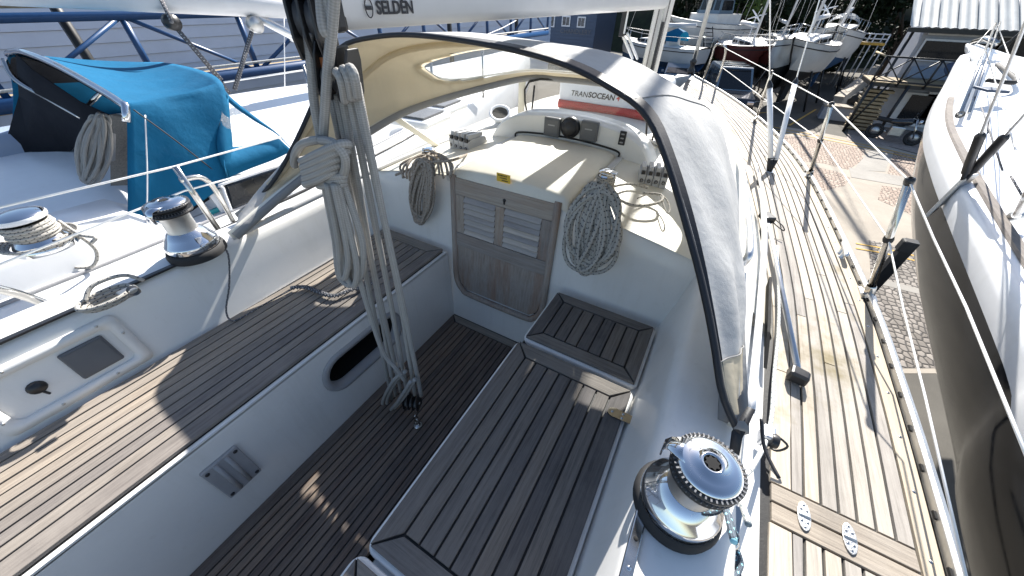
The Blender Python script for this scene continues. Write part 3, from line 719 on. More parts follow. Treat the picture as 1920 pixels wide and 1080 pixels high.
for (u, v), (u2, v2), h in (((1628, 553), (1705, 340), .50), ((1517, 330), (1559, 196), .50), ((1415, 229), (1447, 136), .52)):
    yb = PZ(u, v, .56).y; zb = sheer(yb); b0 = PZ(u, v, zb + .004); t0 = PZ(u2, v2, zb + h); stn.append((b0, t0))
    q = MB(); q.tube([b0, t0], .012, 12); o = q.build('stanchion', 'stainless', Y0)
    d = (t0 - b0).normalized()
    q = MB(); q.lathe([(.0135, -.010), (.0145, 0), (.0135, .010), (.006, .014)], t0, d, 12); q.build('cap', 'black_plastic', o)
    q = MB(); q.lathe([(.02, .0), (.018, .05), (.0145, .055)], b0, d, 14); q.box(b0 + V((-.005, 0, .002)), (.055, .085, .007)); q.build('foot', 'stainless', o)
    q = MB(); md = lerp(b0, t0, .55); q.lathe([(.0145, -.01), (.016, 0), (.0145, .01)], md, d, 12); q.build('eye', 'black_rubber', o)
pul = [PZ(1322, 135, 1.0), PZ(1341, 87, 1.32), PZ(1352, 85, 1.32), PZ(1362, 92, 1.30), PZ(1345, 150, .80)]
pb = V((.30, 6.55, sheer(6.5)));
P_top = PZ(1361, 91, sheer(6.4) + .55)
up = [P_top, stn[2][1], stn[1][1], stn[0][1], PX(1750, 446, 1.40), PX(1812, 577, 1.38), PX(1878, 739, 1.36), PX(1960, 940, 1.34)]
lo = [PZ(1352, 125, sheer(6.4) + .28), lerp(*stn[2], .55), lerp(*stn[1], .55), lerp(*stn[0], .55), PX(1696, 590, 1.46), PX(1735, 746, 1.45), PX(1812, 1085, 1.43)]
for L_ in (up, lo): q = MB(); q.tube(L_, .0029, 6); q.build('lifeline', 'vinyl_wire', Y0)
q = MB(); q.tube(cr([PZ(1318, 150, sheer(6.4)), PZ(1333, 110, sheer(6.4) + .33), PZ(1341, 86, sheer(6.4) + .55), PZ(1352, 84, sheer(6.4) + .56), P_top, PZ(1354, 125, sheer(6.4) + .3), PZ(1344, 152, sheer(6.4))], 4), .013, 8); q.build('pulpit', 'stainless', Y0)
fs0 = V((.02, 6.95, .62)); q = MB(); q.lathe([(.05, -.1), (.06, -.06), (.05, -.05), (.03, .0), (.05, .06), (.05, .07), (.02, .1), (.018, .3)], fs0 + V((0, 0, .1)), (0, -.2, 1), 16); fur = q.build('furler_drum', 'black_plastic', Y0)
q = MB(); q.tube([fs0 + V((0, 0, .2)), fs0 + V((.02, -2.2, 8))], .03, 10); q.build('furled_forestay', 'vinyl_wire', fur)
# deck cleat
cp = PZ(1575, 478, sheer(1.8) + .004); q = MB()
q.tube(cr([cp + V((-.005, -.075, .034)), cp + V((0, -.05, .04)), cp + V((0, 0, .042)), cp + V((0, .05, .04)), cp + V((.005, .08, .034))], 4), [.006, .008, .009, .0105, .011, .012, .012, .012, .012, .012, .012, .011, .0105, .009, .008, .007, .006][:17], 10)
ck = q.build('deck_cleat', 'aluminium', Y0)
for s_ in (-.02, .02): q = MB(); q.lathe([(.014, 0), (.009, .006), (.008, .036)], cp + V((0, s_, 0)), seg=12); q.build('cleat_leg', 'aluminium', ck)
# port stanchion with braced gate tube, port lifelines, pushpit rail
pf = PZ(437, 415, .53); ptop = PX(328, 312, -1.36); pbs = PZ(365, 420, .53); pbs = V((-1.37, ptop.y + .02, .53))
q = MB(); q.tube([pbs, ptop], .0135, 10); po = q.build('stanchion', 'stainless', Y0)
q = MB(); q.tube(cr([PX(338, 338, -1.36), PX(372, 332, -1.37), PX(395, 345, -1.37), PX(415, 375, -1.37), pf], 5), .012, 10); q.build('gate_brace', 'stainless', po)
for A_, B2 in (((-40, 398), (545, 252)), ((-40, 512), (560, 300))):
    q = MB(); a3 = PX(*A_, -1.36); b3 = PX(*B2, -1.36); md = ptop if A_[1] < 450 else PX(345, 358, -1.36)
    q.tube([a3, md, b3, b3 + (b3 - md) * 1.2], .004, 6); q.build('lifeline', 'vinyl_wire', Y0)
q = MB(); q.tube(cr([PX(-60, 530, -1.20), PX(10, 545, -1.20), PX(60, 560, -1.20), PX(100, 578, -1.18), PX(122, 602, -1.16), PX(128, 640, -1.14)], 5), .0145, 10); q.build('pushpit_rail', 'stainless', Y0)
# starboard turning block on deck
bp = PZ(1437, 818, .60)
q = MB(); q.box(bp + V((0, 0, .0)), (.03, .045, .05)); tb = q.build('turning_block', 'aluminium', Y0, bevel=.006)
q = MB(); q.lathe([(.018, -.008), (.02, 0), (.018, .008)], bp + V((.012, -.015, .012)), (1, 0, 0), 14); q.tube(cr([bp + V((.015, 0, .02)), bp + V((.045, -.01, .01)), bp + V((.03, -.02, -.015)), bp + V((.01, -.01, -.02))], 4), .003, 6); q.build('sheave', 'black_plastic', tb)
bp2 = PZ(1362, 1010, .66)
q = MB(); q.box(bp2 + V((0, .03, .02)), (.025, .06, .03), Matrix.Rotation(.3, 3, 'X')); q.tube(cr([bp2 + V((-.02, 0, 0)), bp2 + V((0, -.02, .01)), bp2 + V((.02, 0, 0)), bp2 + V((0, .02, -.01))], 5, True), .005, 6, True); q.build('turning_block', 'stainless', Y0, bevel=.003)
# ================================================================== sprayhood
SH = thing('sprayhood', (0, 1.2, .74), 'grey-white canvas sprayhood with beige lining and clear window over the companionway', 'sprayhood')
HOOP = cr([(-.965, .58, .742), (-.829, .709, .886), (-.78, .831, 1.018), (-.757, .943, 1.14), (-.748, 1.052, 1.259), (-.70, 1.119, 1.335), (-.553, 1.154, 1.37), (-.349, 1.169, 1.386), (-.022, 1.16, 1.376),
           (.239, 1.136, 1.35), (.425, 1.095, 1.306), (.534, 1.056, 1.264), (.628, .982, 1.183), (.765, .841, 1.03), (.834, .763, .945), (.882, .703, .879), (.932, .636, .807), (.99, .594, .755)], 8)
def along(L, D, u):
    t = u * D[-1]
    for i in range(len(L) - 1):
        if t <= D[i + 1] + 1e-9: return lerp(L[i], L[i + 1], (t - D[i]) / max(1e-9, D[i + 1] - D[i]))
    return L[-1].copy()
TWc = cr(topw, 10)
def arcl(L):
    d = [0]
    for a, b in zip(L, L[1:]): d.append(d[-1] + (b - a).length)
    return d
TWd = arcl(TWc); HOd = arcl(HOOP)
def hoopA(u): return along(HOOP, HOd, u)
def hoopW(u): return along(TWc, TWd, u)
NU, NV = 96, 40
WU, WV, WH = .205, .75, .175
def hoodP(u, v, off=0.0):
    a, b = hoopA(u), hoopW(u); s = math.sin(math.pi * u)
    p = lerp(a, b, v); k = 4 * v * (1 - v)
    side = math.cos(math.pi * (1 - u))
    p.z += k * .080 * s ** .7
    p.x += k * (.045 if u > .5 else .09) * side * (s ** .5)
    # soft sags and creases in the cloth
    wr_ = .006 * math.sin(23 * u + 9 * v) * math.sin(7 * v + 3 * u) + .004 * math.sin(41 * u - 15 * v)
    edge_ = min(1, 6 * v, 6 * (1 - v)) * (1 if .0 < u < 1 else 0)
    nrm_ = V((side, -.2, max(.15, s))).normalized()
    p += nrm_ * (wr_ * edge_ * (1.6 - s) - off)
    return p
def in_win(u, v, g=0.0):
    a = abs((u - .5) / (WU + g)); b = abs((v - WV) / (WH + g)); return a ** 4 + b ** 4 < 1
outer, lining, win = MB(), MB(), MB()
def fill(mb, test, off):
    idx = {}
    for i in range(NU):
        for j in range(NV):
            uc, vc = (i + .5) / NU, (j + .5) / NV
            if not test(uc, vc): continue
            f = []
            for a, b in ((i, j), (i + 1, j), (i + 1, j + 1), (i, j + 1)):
                if (a, b) not in idx: idx[(a, b)] = len(mb.v); mb.v.append(tuple(hoodP(a / NU, b / NV, off)))
                f.append(idx[(a, b)])
            mb.f.append(f); mb.sm.append(True)
fill(outer, lambda u, v: not in_win(u, v), 0); fill(lining, lambda u, v: not in_win(u, v), .010); fill(win, lambda u, v: in_win(u, v, .012), .005)
outer.build('canvas', 'hood_outer', SH); lining.build('lining', 'hood_lining', SH); win.build('window', 'vinyl_window', SH)
ring = []
for i in range(72):
    a = 2 * math.pi * i / 72; c_, s_ = math.cos(a), math.sin(a); r_ = (abs(c_) ** 4 + abs(s_) ** 4) ** -.25
    ring.append((.5 + WU * c_ * r_, WV + WH * s_ * r_))
q = MB(); bands = []
for w_ in (-.012, .014): bands.append([hoodP(.5 + (u - .5) * (1 + w_ * 2.2), WV + (v - WV) * (1 + w_ * 4), .013) for u, v in ring])
q.grid(bands, True, True); q.build('window_hem', 'hood_lining', SH)
q = MB()
bands = [[hoodP(.5 + (u - .5) * (1 + w_ * 2.2), WV + (v - WV) * (1 + w_ * 4), -.003) for u, v in ring] for w_ in (-.012, .014)]
q.grid(bands, True, True); q.build('window_hem', 'hood_outer', SH)
q = MB(); q.tube([hoopA(i / 80) for i in range(81)], .0085, 8); q.build('edge_piping', 'black_trim', SH)
q = MB(); q.grid([[hoopA(i / 80) + V((0, .012, .004)) for i in range(81)], [hoodP(i / 80, .05, -.004) for i in range(81)]]); q.build('edge_band', 'black_trim', SH)
# frame: mid hoop sleeve under the lining
q = MB(); q.tube([hoodP(.06 + .88 * i / 60, .40 if i not in (0, 60) else .5, .024) for i in range(61)], .0125, 8); q.build('frame_hoop', 'hood_lining', SH)
q = MB(); q.tube([hoodP(i / 60, .97, .022) for i in range(61)], .017, 8); q.build('lower_hem', 'hood_grey_cover', SH)
for sg in (0, 1):
    q = MB(); q.tube([hoopA(sg) + V((0, .0, .01)), lerp(hoopA(sg), hoopW(.08 if sg == 0 else .92), .8) + V((0, 0, .01)), hoopW(.18 if sg == 0 else .82) + V((0, -.01, -.01))], .016, 8); q.build('side_tube', 'hood_grey_cover', SH)
# webbing straps at the starboard foot
ft = hoopA(1); q = MB()
q.grid([[ft + V((-.006, .04, .05)), ft + V((.010, .04, .05))], [ft + V((-.016, -.005, .0)), ft + V((.006, -.01, .0))], [ft + V((-.012, -.04, -.016)), ft + V((.008, -.045, -.016))]]); q.build('strap', 'black_trim', SH, solid=.004)
q = MB(); q.tube(cr([ft + V((.03, .04, .03)), ft + V((.05, -.01, .0)), ft + V((.08, -.06, -.008))], 6), .004, 6); q.build('tie_cord', 'black_trim', SH)
# cream rubbing strake along the starboard lower edge
q = MB(); q.grid([[hoodP(.985, v / 20, -.002) for v in range(21)], [hoodP(.945, v / 20, -.003) for v in range(21)]]); q.build('lower_band', 'hood_lining', SH)
q = MB(); q.tube([hoodP(.945, v / 24, -.0035) for v in range(25)], .0016, 5); q.build('stitching', 'hood_grey_cover', SH)
for u in (.30, .70): q = MB(); q.tube([hoodP(u, v / 24, -.0015) for v in range(25)], .0018, 5); q.build('seam', 'hood_grey_cover', SH)

# ================================================================== boom
BA, BB = V((-.01, .56, 1.515)), V((.075, 3.22, 1.525))
BM = thing('boom', tuple(BB), 'grey aluminium boom with maker name over the sprayhood', 'boom')
pr = [(.0, -.075), (.03, -.07), (.048, -.05), (.052, -.01), (.052, .02), (.046, .055), (.03, .072), (.012, .078)]
pr = pr + [(-a, b) for a, b in reversed(pr[1:])]
bd = (BB - BA).normalized(); bs = V((bd.y, -bd.x, 0)); q = MB()
q.grid([[p + bs * a + V((0, 0, b)) for a, b in pr] for p in (BA, BB)], True, True); q.add([BA + bs * a + V((0, 0, b)) for a, b in pr], [tuple(range(len(pr)))]); q.build('spar', 'painted_spar', BM)
q = MB(); q.tube([BA + bs * .0527 + V((0, 0, .022)), BB + bs * .0527 + V((0, 0, .022))], .0012, 4); q.build('extrusion_line', 'black_plastic', BM)
q = MB(); q.box(BA - bd * .01, (.10, .03, .15)); q.build('end_fitting', 'black_plastic', BM, bevel=.01)
tp = BA + bd * .075 + bs * .0531 + V((0, 0, -.048))
text_mesh('SELD\u00c9N', .030, tp, bd, V((0, 0, 1)), 'lettering', 'ink', BM, bold=.0008)
q = MB(); c = BA + bd * .057 + bs * .0528 + V((0, 0, -.038)); el = [(.009 * math.cos(2 * math.pi * i / 24), .015 * math.sin(2 * math.pi * i / 24)) for i in range(24)]
q.tube([c + bd * a + V((0, 0, b)) for a, b in el], .0011, 5, True); q.box(c, (.0135, .0012, .006), Matrix((tuple((bd.x, bs.x, 0)), tuple((bd.y, bs.y, 0)), (0, 0, 1)))); q.build('emblem', 'ink', BM)
# kicker strut block hanging below the boom
kp = PX(1170, 42, .05); q = MB(); q.box(kp + V((0, 0, 0)), (.03, .03, .13)); q.tube([kp + V((0, 0, .06)), kp + V((0, 0, .12))], .006, 6); kb = q.build('kicker_block', 'black_plastic', BM, bevel=.01)
q = MB(); q.box(kp + V((.016, -.016, 0)), (.008, .006, .10)); q.build('plate', 'vinyl_wire', kb)
for dx in (0, .03): q = MB(); q.tube([kp + V((dx, 0, -.05)), PX(1186 + dx * 300, 110, .07)], .008, 6); q.build('kicker_line', 'vinyl_wire', kb)

# ================================================================== mainsheet tackle
YM = .50
MS = thing('mainsheet_tackle', (-.04, .49, .0), 'grey mainsheet tackle with black blocks hanging from boom to cockpit sole', 'tackle')
def rope(name, pts, r, mat, parent, n=6, seg=10, closed=False): q = MB(); q.tube(cr(pts, n, closed), r, seg, closed); return q.build(name, mat, parent)
def block(center, ax, up, w_, h_, n, name):
    ax = V(ax).normalized(); up = V(up); up = (up - ax * up.dot(ax)).normalized(); fw_ = ax.cross(up); c = V(center)
    shp = [(-.5, -.28), (-.36, -.48), (.36, -.48), (.5, -.28), (.42, .30), (.30, .5), (-.30, .5), (-.42, .30)]; o = None; t = .0055; st = .021
    for i in range(n + 1):
        cc = c + ax * ((i - n / 2) * st); q = MB(); q.prism([cc - ax * t / 2 + fw_ * a * w_ + up * b * h_ for a, b in shp], [cc + ax * t / 2 + fw_ * a * w_ + up * b * h_ for a, b in shp])
        b_ = q.build(name if o is None else 'cheek', 'black_plastic', o or MS, bevel=.002); o = o or b_
    for i in range(n):
        cc = c + ax * ((i + .5 - n / 2) * st); q = MB(); q.lathe([(.0, -.006), (w_ * .36, -.006), (w_ * .31, 0), (w_ * .36, .006), (0, .006)], cc - up * h_ * .12, ax, 20); q.build('sheave', 'grey_plastic', o)
    q = MB(); q.tube([c - ax * (n / 2 * st + .006) - up * h_ * .12, c + ax * (n / 2 * st + .006) - up * h_ * .12], .008, 10); q.build('axle', 'stainless', o)
    return o
YU = .52
ub = PY(636, 138, YU); side = V((.93, .30, -.18))
block(ub, side, V((-.05, 0, 1)), .062, .098, 3, 'upper_block')
tb_ = PY(575, 12, YU); block(tb_, V((.8, .5, 0)), V((-.15, 0, 1)), .085, .17, 2, 'boom_block')
q = MB(); q.slab([PY(597, 108, .50), PY(607, 108, .50), PY(612, 160, .50), PY(604, 158, .50)], (0, .004, 0)); q.build('orange_label', 'orange_tag', MS)
lb = PZ(772, 752, .105); block(lb, V((.9, .35, 0)), V((-.2, .0, 1)), .062, .088, 3, 'lower_block')
q = MB(); ey = PZ(783, 795, .012); q.tube(cr([ey + V((-.012, 0, 0)), ey + V((-.012, 0, .03)), ey + V((0, 0, .045)), ey + V((.012, 0, .03)), ey + V((.012, 0, 0))], 5), .004, 8); q.lathe([(.02, 0), (.02, .004), (.0, .005)], ey - V((0, 0, .008)), seg=16)
q.tube(cr([ey + V((0, .010, .04)), ey + V((0, .0, .075)), ey + V((0, -.010, .04))], 5), .004, 8); q.build('shackle', 'stainless', MS)
RR = .0084
# falls between the blocks
for (u0, v0), (u1, v1), bow in (((636, 150), (742, 742), 0), ((650, 150), (764, 738), .004), ((662, 150), (790, 742), .006), ((620, 172), (735, 748), -.006), ((630, 176), (752, 735), -.004), ((668, 155), (778, 740), .014)):
    a = PY(u0, v0, YU - .012); b = PY(u1, v1, lb.y + .0); mdl = lerp(a, b, .5) + V((bow, 0, 0)); rope('fall', [a, lerp(a, mdl, .5), mdl, lerp(mdl, b, .5), b], RR, 'rope_grey', MS, 4)
for k, (u, v) in enumerate(((640, 140), (653, 135), (664, 132))): rope('sheave_turn', [PY(u - 14, v + 20, YU + .01), PY(u - 9, v - 4, YU - .03), PY(u, v + 10, YU - .045), PY(u + 7, v + 50, YU - .03)], RR, 'rope_grey', MS, 5)
# two parts from the boom block to the hitch
rope('standing_part', [PY(577, 60, .50), PY(584, 130, .49), PY(590, 200, .48), PY(602, 262, .475)], RR * 1.1, 'rope_grey', MS)
rope('standing_part', [PY(628, -30, .49), PY(622, 60, .485), PY(613, 150, .48), PY(606, 262, .47)], RR * 1.1, 'rope_grey', MS)
rope('boom_turn', [PY(600, -30, .495), PY(605, 40, .48), PY(612, 62, .48), PY(618, 40, .49), PY(614, -30, .495)], RR * 1.1, 'rope_grey', MS)
# hitch wraps
kc = PY(606, 300, .465)
dx_, dz_ = (PY(616, 300, .465) - kc) / 10, (PY(606, 290, .465) - kc) / 10      # metres per picture step in that plane
KP = lambda x, y, d=0.0: kc + dx_ * (x - 606) + dz_ * (300 - y) + V((.55, -.8, .2)).normalized() * d
wraps = []
for k in range(5):
    y0 = 285 + k * 12
    wraps.append([KP(562 + k * 5, y0 + 16, -.005), KP(580, y0 + 12, .030), KP(612, y0 - 2, .038), KP(640 - k * 2, y0 - 14, .022), KP(646 - k * 2, y0 - 10, -.012), KP(612, y0 + 4, -.036), KP(576, y0 + 16, -.028)])
for wp in wraps: rope('hitch_turn', wp, .0088, 'rope_grey', MS, 6, 10, True)
rope('hitch_loop', [KP(604, 262, .01), KP(574, 268, .02), KP(556, 290, .018), KP(551, 310, .01)], .0088, 'rope_grey', MS)
rope('hitch_loop', [KP(606, 264, .012), KP(632, 268, .024), KP(650, 292, .02), KP(648, 320, .01), KP(634, 330, .0)], .0088, 'rope_grey', MS)
for k in range(3): rope('neck_turn', [KP(604 - 1, 333 + k * 9, .016), KP(624, 329 + k * 9, .026), KP(648, 328 + k * 8, .010), KP(632, 333 + k * 9, -.02), KP(610, 336 + k * 9, -.018)], .0075, 'rope_grey', MS, 6, 10, True)
# hanging bights
bights = [((612, 342), (640, 500), (652, 590), (680, 614), (668, 560), (628, 342), .012), ((622, 342), (655, 490), (672, 575), (692, 600), (688, 520), (640, 342), .024), ((616, 345), (636, 520), (644, 575), (668, 600), (676, 540), (632, 345), -.004), ((630, 345), (668, 500), (690, 590), (700, 560), (690, 470), (646, 345), .004), ((626, 340), (650, 470), (660, 560), (672, 575), (672, 500), (638, 340), .034)]
for b_ in bights: rope('bight', [KP(*p, b_[6] + (.006 if i in (2, 3) else 0)) for i, p in enumerate(b_[:6])], .0086, 'rope_grey', MS, 8)
rope('tail', [KP(690, 560, .0), KP(700, 610, .0), PY(716, 655, .47), PY(742, 690, .48), PY(758, 712, .49)], .0082, 'rope_grey', MS)
for k in range(2):
    w0 = [(752, 700), (735, 718), (718, 752), (722, 775), (742, 758), (758, 735), (770, 715)]
    rope('block_turn', [PY(u + 8 * k, v - 4 * k, .485 + .012 * k) for u, v in w0], .008, 'rope_grey', MS, 6)

# ================================================================== loose ropes and gear
def coil(name, label, top, bot, W, r, mat, n, out, seed, side=None, wtop=.4, cat='rope'):
    rnd = random.Random(seed); top, bot = V(top), V(bot); dwn = bot - top; out = V(out).normalized(); sd_ = dwn.cross(out).normalized(); q = MB()
    for i in range(n):
        w_ = W * rnd.uniform(.12, 1.0); l0 = rnd.uniform(-.02, .06); l1 = rnd.uniform(.80, 1.0); sh = rnd.uniform(-.10, .10) * W; o_ = .004 + .030 * rnd.random() ; pts = []; tw = rnd.uniform(-.12, .12) * W
        for k in range(14):
            a = 2 * math.pi * k / 14; t = (1 - math.cos(a)) / 2; wf = wtop + (1 - wtop) * math.sin(min(1, t * 1.15) * math.pi * .62) ** .8
            x = math.sin(a) * (abs(math.sin(a)) ** -.25 if abs(math.sin(a)) > 1e-6 else 0) * w_ / 2 * wf + sh * (1 - t) + tw * math.sin(a * 2 + i)
            pts.append(top + dwn * lerp(l0, l1, t) + sd_ * x + out * (o_ + .006 * math.sin(a * 3 + i) + .012 * (1 - abs(2 * t - 1))))
        q.tube(cr(pts, 3, True), r, 7, True)
    o = q.build(name, mat); tag(o, label, cat); return o
lt, lb_ = PY(806, 300, 1.19), PY(790, 416, 1.19)
coil('rope_coil', 'beige rope coil hanging from port cabin top left of the louvred doors', lt, lb_, .14, .0066, 'rope_beige', 20, (0, -1, 0), 3, wtop=.75)
q = MB(); rnd = random.Random(5)
for i in range(16):      # beige rope heaped over the winch before it drops down the bulkhead
    a = wl + V((rnd.uniform(-.03, .05), rnd.uniform(-.02, .06), rnd.uniform(.03, .06))); b = lerp(PY(755, 315, 1.2), PY(850, 305, 1.2), i / 15) + V((0, -.01, rnd.uniform(-.01, .02)))
    q.tube(cr([a, lerp(a, b, .5) + V((rnd.uniform(-.02, .02), 0, .02)), b, b + V((rnd.uniform(-.02, .02), -.005, -.06))], 4), .0058, 7)
for k in range(3): q.tube(cr([wl + V((.037 * math.cos(a), .037 * math.sin(a), .038 + .01 * k)) for a in [2 * math.pi * j / 10 for j in range(10)]], 3, True), .0055, 6, True)
q.tube(cr([PY(742, 328, 1.2), PY(800, 306, 1.19), PY(850, 300, 1.2), PZ(880, 288, .82), PZ(905, 283, .82)], 5), .006, 7)
tag(q.build('rope_heap', 'rope_beige'), 'beige rope heaped over the winch on port cabin top', 'rope')
rt0, rb0 = PY(1130, 352, 1.19), PY(1098, 512, 1.13)
coil('rope_coil', 'fleck rope coil hung round the winch right of the louvred doors', rt0 + V((0, 0, .02)), rb0, .205, .0082, 'rope_fleck', 21, (.05, -1, 0), 11, wtop=.42)
q = MB()
for k in range(5): q.tube(cr([wr + V((.036 * math.cos(a), .036 * math.sin(a), .02 + .0105 * k)) for a in [2 * math.pi * j / 10 for j in range(10)]], 3, True), .0058, 7, True)
q.tube(cr([wr + V((.03, -.02, .03)), PZ(1180, 345, .86), PZ(1215, 352, .85)], 5), .006, 7)
q.tube(cr([wr + V((.03, -.03, .01)), PZ(1185, 385, .86), PZ(1235, 380, .86), PZ(1240, 366, .86), PZ(1205, 362, .86)], 5), .006, 7)
q.tube(cr([PZ(1195, 372, .86), PZ(1225, 362, .86), PZ(1248, 372, .86), PZ(1256, 392, .85), PZ(1250, 398, .85), PZ(1238, 365, .86)], 5), .003, 6)
tag(q.build('winch_turns', 'rope_fleck'), 'fleck rope wound round the small cabin-top winch and its loose tail', 'rope')
# plaited dark line on the port seat
q = MB(); ctr = cr([PZ(548, 541, .487), PZ(575, 540, .487), PZ(600, 549, .487), PZ(628, 556, .487), PZ(660, 545, .487), PZ(700, 533, .487)], 14)
for ph in (0, 2.1, 4.2):
    q.tube([p + V((0, math.cos(i * .75 + ph), 0)) * .0085 + V((math.sin(i * .75 + ph) * .004, 0, abs(math.sin(i * .75 + ph)) * .008)) for i, p in enumerate(ctr)], .0045, 6)
tag(q.build('plaited_line', 'rope_dark'), 'dark plaited line lying on the port seat', 'rope')
q = MB(); q.tube(cr([wP.matrix_world.translation + V((-.80, .37, .74)), PX(425, 470, -.79), PX(430, 530, -.775), PX(424, 580, -.765), PZ(432, 600, .48), PZ(450, 597, .48), PZ(500, 568, .48), PZ(550, 541, .482)], 6), .0032, 6)
tag(q.build('lanyard', 'rope_dark'), 'thin dark lanyard trailing from port winch to the seat', 'rope')
# furling line coil with its cam on the port coaming
q = MB(); c = PZ(205, 565, .735)
for k in range(4): q.tube(cr([c + V(((.030 + .004 * k) * math.sin(a), (.050 + .005 * k) * math.cos(a), .006 * (k % 2) + .004 * k)) for a in [2 * math.pi * j / 12 for j in range(12)]], 3, True), .006, 7, True)
q.tube(cr([c + V((-.02, -.04, .02)), c + V((-.035, .0, .05)), c + V((-.02, .07, .05)), c + V((0, .1, .015))], 5), .006, 6)
tag(q.build('line_coil', 'rope_fleck'), 'small flat rope coil lying on the port coaming', 'rope')
JM = thing('jammer', tuple(PZ(242, 548, .735)), 'small cam jammer on the port coaming track beside the rope coil', 'cleat')
q = MB(); q.box(PZ(242, 548, .745), (.03, .05, .025)); q.build('body', 'satin_metal', JM, bevel=.005); q = MB(); q.lathe([(.014, -.01), (.014, .01)], PZ(250, 545, .765), (1, 0, 0), 12); q.build('roller', 'black_plastic', JM)
# control line by the starboard winch and blue-fleck tail
q = MB(); q.tube(cr([V((.975, .35, .855)), PZ(1385, 910, .80), PZ(1408, 880, .70), PZ(1428, 845, .64), PZ(1437, 822, .61), PZ(1447, 780, .585), PZ(1452, 700, .585), V((1.158, 1.35, .585)), V((1.16, 1.9, .585))], 6), .0055, 8)
tag(q.build('control_line', 'rope_white'), 'white fleck line running from starboard winch through deck block forward', 'rope')
q = MB(); q.tube(cr([V((.965, .325, .83)), PZ(1362, 955, .78), PZ(1372, 990, .72), bp2 + V((.01, 0, .02)), bp2 + V((.0, -.03, .0)), PZ(1380, 1045, .64), PZ(1385, 1090, .62)], 6), .006, 8)
q.tube(cr([bp2 + V((.01, -.02, .01)), PZ(1370, 1040, .66), PZ(1362, 1060, .66), PZ(1372, 1085, .65), PZ(1390, 1060, .64), PZ(1382, 1030, .65)], 6), .005, 8)
tag(q.build('tail_line', 'rope_blue'), 'dark blue fleck rope tail shackled beside the starboard winch', 'rope')
# telescopic pole on the side deck
PO = thing('deck_pole', tuple(PZ(1497, 705, .56)), 'silver pole with black ends lying along the starboard side deck', 'pole')
pa, pb_ = PZ(1440, 415, .60), PZ(1497, 698, .585); pd = (pb_ - pa).normalized()
q = MB(); q.tube([pa - pd * .9, pa, pb_], [.0075, .0092, .010], 12); q.build('tube', 'aluminium', PO)
q = MB(); q.prism([pb_ + V(p) for p in ((-.028, -.028, .014), (.024, -.036, .014), (.030, .0, .018), (-.022, .016, .018))], [pb_ + V(p) for p in ((-.030, -.03, -.024), (.026, -.038, -.024), (.032, .0, -.024), (-.024, .018, -.024))]); q.build('end_foot', 'black_plastic', PO, bevel=.008)
q = MB(); q.box(pa + V((-.01, .02, .012)), (.05, .08, .035), rotz(.5)); q.lathe([(.014, -.02), (.02, 0), (.014, .02)], pa, pd, 12); q.build('clamp', 'black_plastic', PO, bevel=.006)
q = MB(); q.tube(cr([pa + V((.0, .03, .02)), pa + V((.06, -.03, .01)), pa + V((.075, -.06, -.005)), pa + V((.04, -.03, .0)), pa + V((.01, .0, .01))], 5), .003, 6); q.build('cord', 'black_trim', PO)
# liferaft canister on the coachroof ahead of the windscreen
LR = thing('liferaft', (.12, 2.85, .88), 'white liferaft case with red band ahead of the windscreen', 'liferaft')
q = MB(); lp = loop_rr(-.02, .965, .36, .125, .05, 5)
q.grid([[V((-.02 + (x + .02) * .96, 2.62, .965 + (z - .965) * .95)) for x, z in lp], [V((x, 2.64, z)) for x, z in lp], [V((x, 3.05, z)) for x, z in lp]], True, True); q.add([V((-.02 + (x + .02) * .96, 2.62, .965 + (z - .965) * .95)) for x, z in lp], [tuple(range(len(lp)))]); q.build('case', 'white_plastic', LR)
q = MB(); q.grid([[V((-.37 + .7 * i / 12, 2.612 - .006 * math.sin(i * 1.3), .935)) for i in range(13)], [V((-.37 + .7 * i / 12, 2.60 - .006 * math.sin(i * 1.3), .908)) for i in range(13)], [V((-.37 + .7 * i / 12, 2.612, .880)) for i in range(13)]]); q.build('red_band', 'red_cloth', LR, solid=.004)
text_mesh('TRAN', .048, (-.285, 2.617, .968), (1, 0, 0), (0, 0, 1), 'lettering', 'ink', LR, shear=.15)
text_mesh('SOCEAN', .048, (-.155, 2.617, .971), (1, 0, 0), (0, 0, 1), 'lettering', 'ink', LR, shear=.15, bold=.0012)
text_mesh('4', .048, (.045, 2.617, .972), (1, 0, 0), (0, 0, 1), 'lettering', 'red_cloth', LR, shear=.15, bold=.001)
# ================================================================== yard materials
def ground_mat(name, a, b, scale, crack=0.0, bump=.3, spots=None):
    k = N(name); co = k.coord(); f = k.noise(co, .6, 8, .7); g = k.noise(co, scale, 4, .7)
    c = k.mix(g, a, b); c = k.mix(k.ramp(f, [(.35, (.0,) * 3), (.7, (.6,) * 3)]), c, tuple(x * .7 for x in a)); k.col(c)
    k.set(Roughness=.9, Specular_IOR_Level=.2); k.bump(g, bump, .01)
def setts(name, joint, c1, c2, scale, ratio=1.0, wet=.8):
    k = N(name); co = k.coord(scale=(scale, scale * ratio, scale)); v = k.n('ShaderNodeTexVoronoi', feature='DISTANCE_TO_EDGE'); v2 = k.n('ShaderNodeTexVoronoi')
    for q_ in (v, v2): q_.inputs['Scale'].default_value = 1.0; q_.inputs['Randomness'].default_value = .62; k.l(co, q_.inputs['Vector'])
    sx = k.n('ShaderNodeSeparateColor'); k.l(v2.outputs['Color'], sx.inputs[0])
    c = k.ramp(sx.outputs[0], [(0, c1), (1, c2)]); e = k.ramp(v.outputs['Distance'], [(.03, (1, 1, 1)), (.14, (0, 0, 0))])
    k.col(k.mix(e, c, joint)); k.set(Roughness=wet, Specular_IOR_Level=.25)
    k.bump(k.ramp(v.outputs['Distance'], [(.0, (0, 0, 0)), (.2, (1, 1, 1))]), .8, .02)
ground_mat('asphalt', (.075, .07, .062), (.15, .14, .12), 60)
ground_mat('concrete', (.30, .265, .22), (.40, .36, .305), 40)
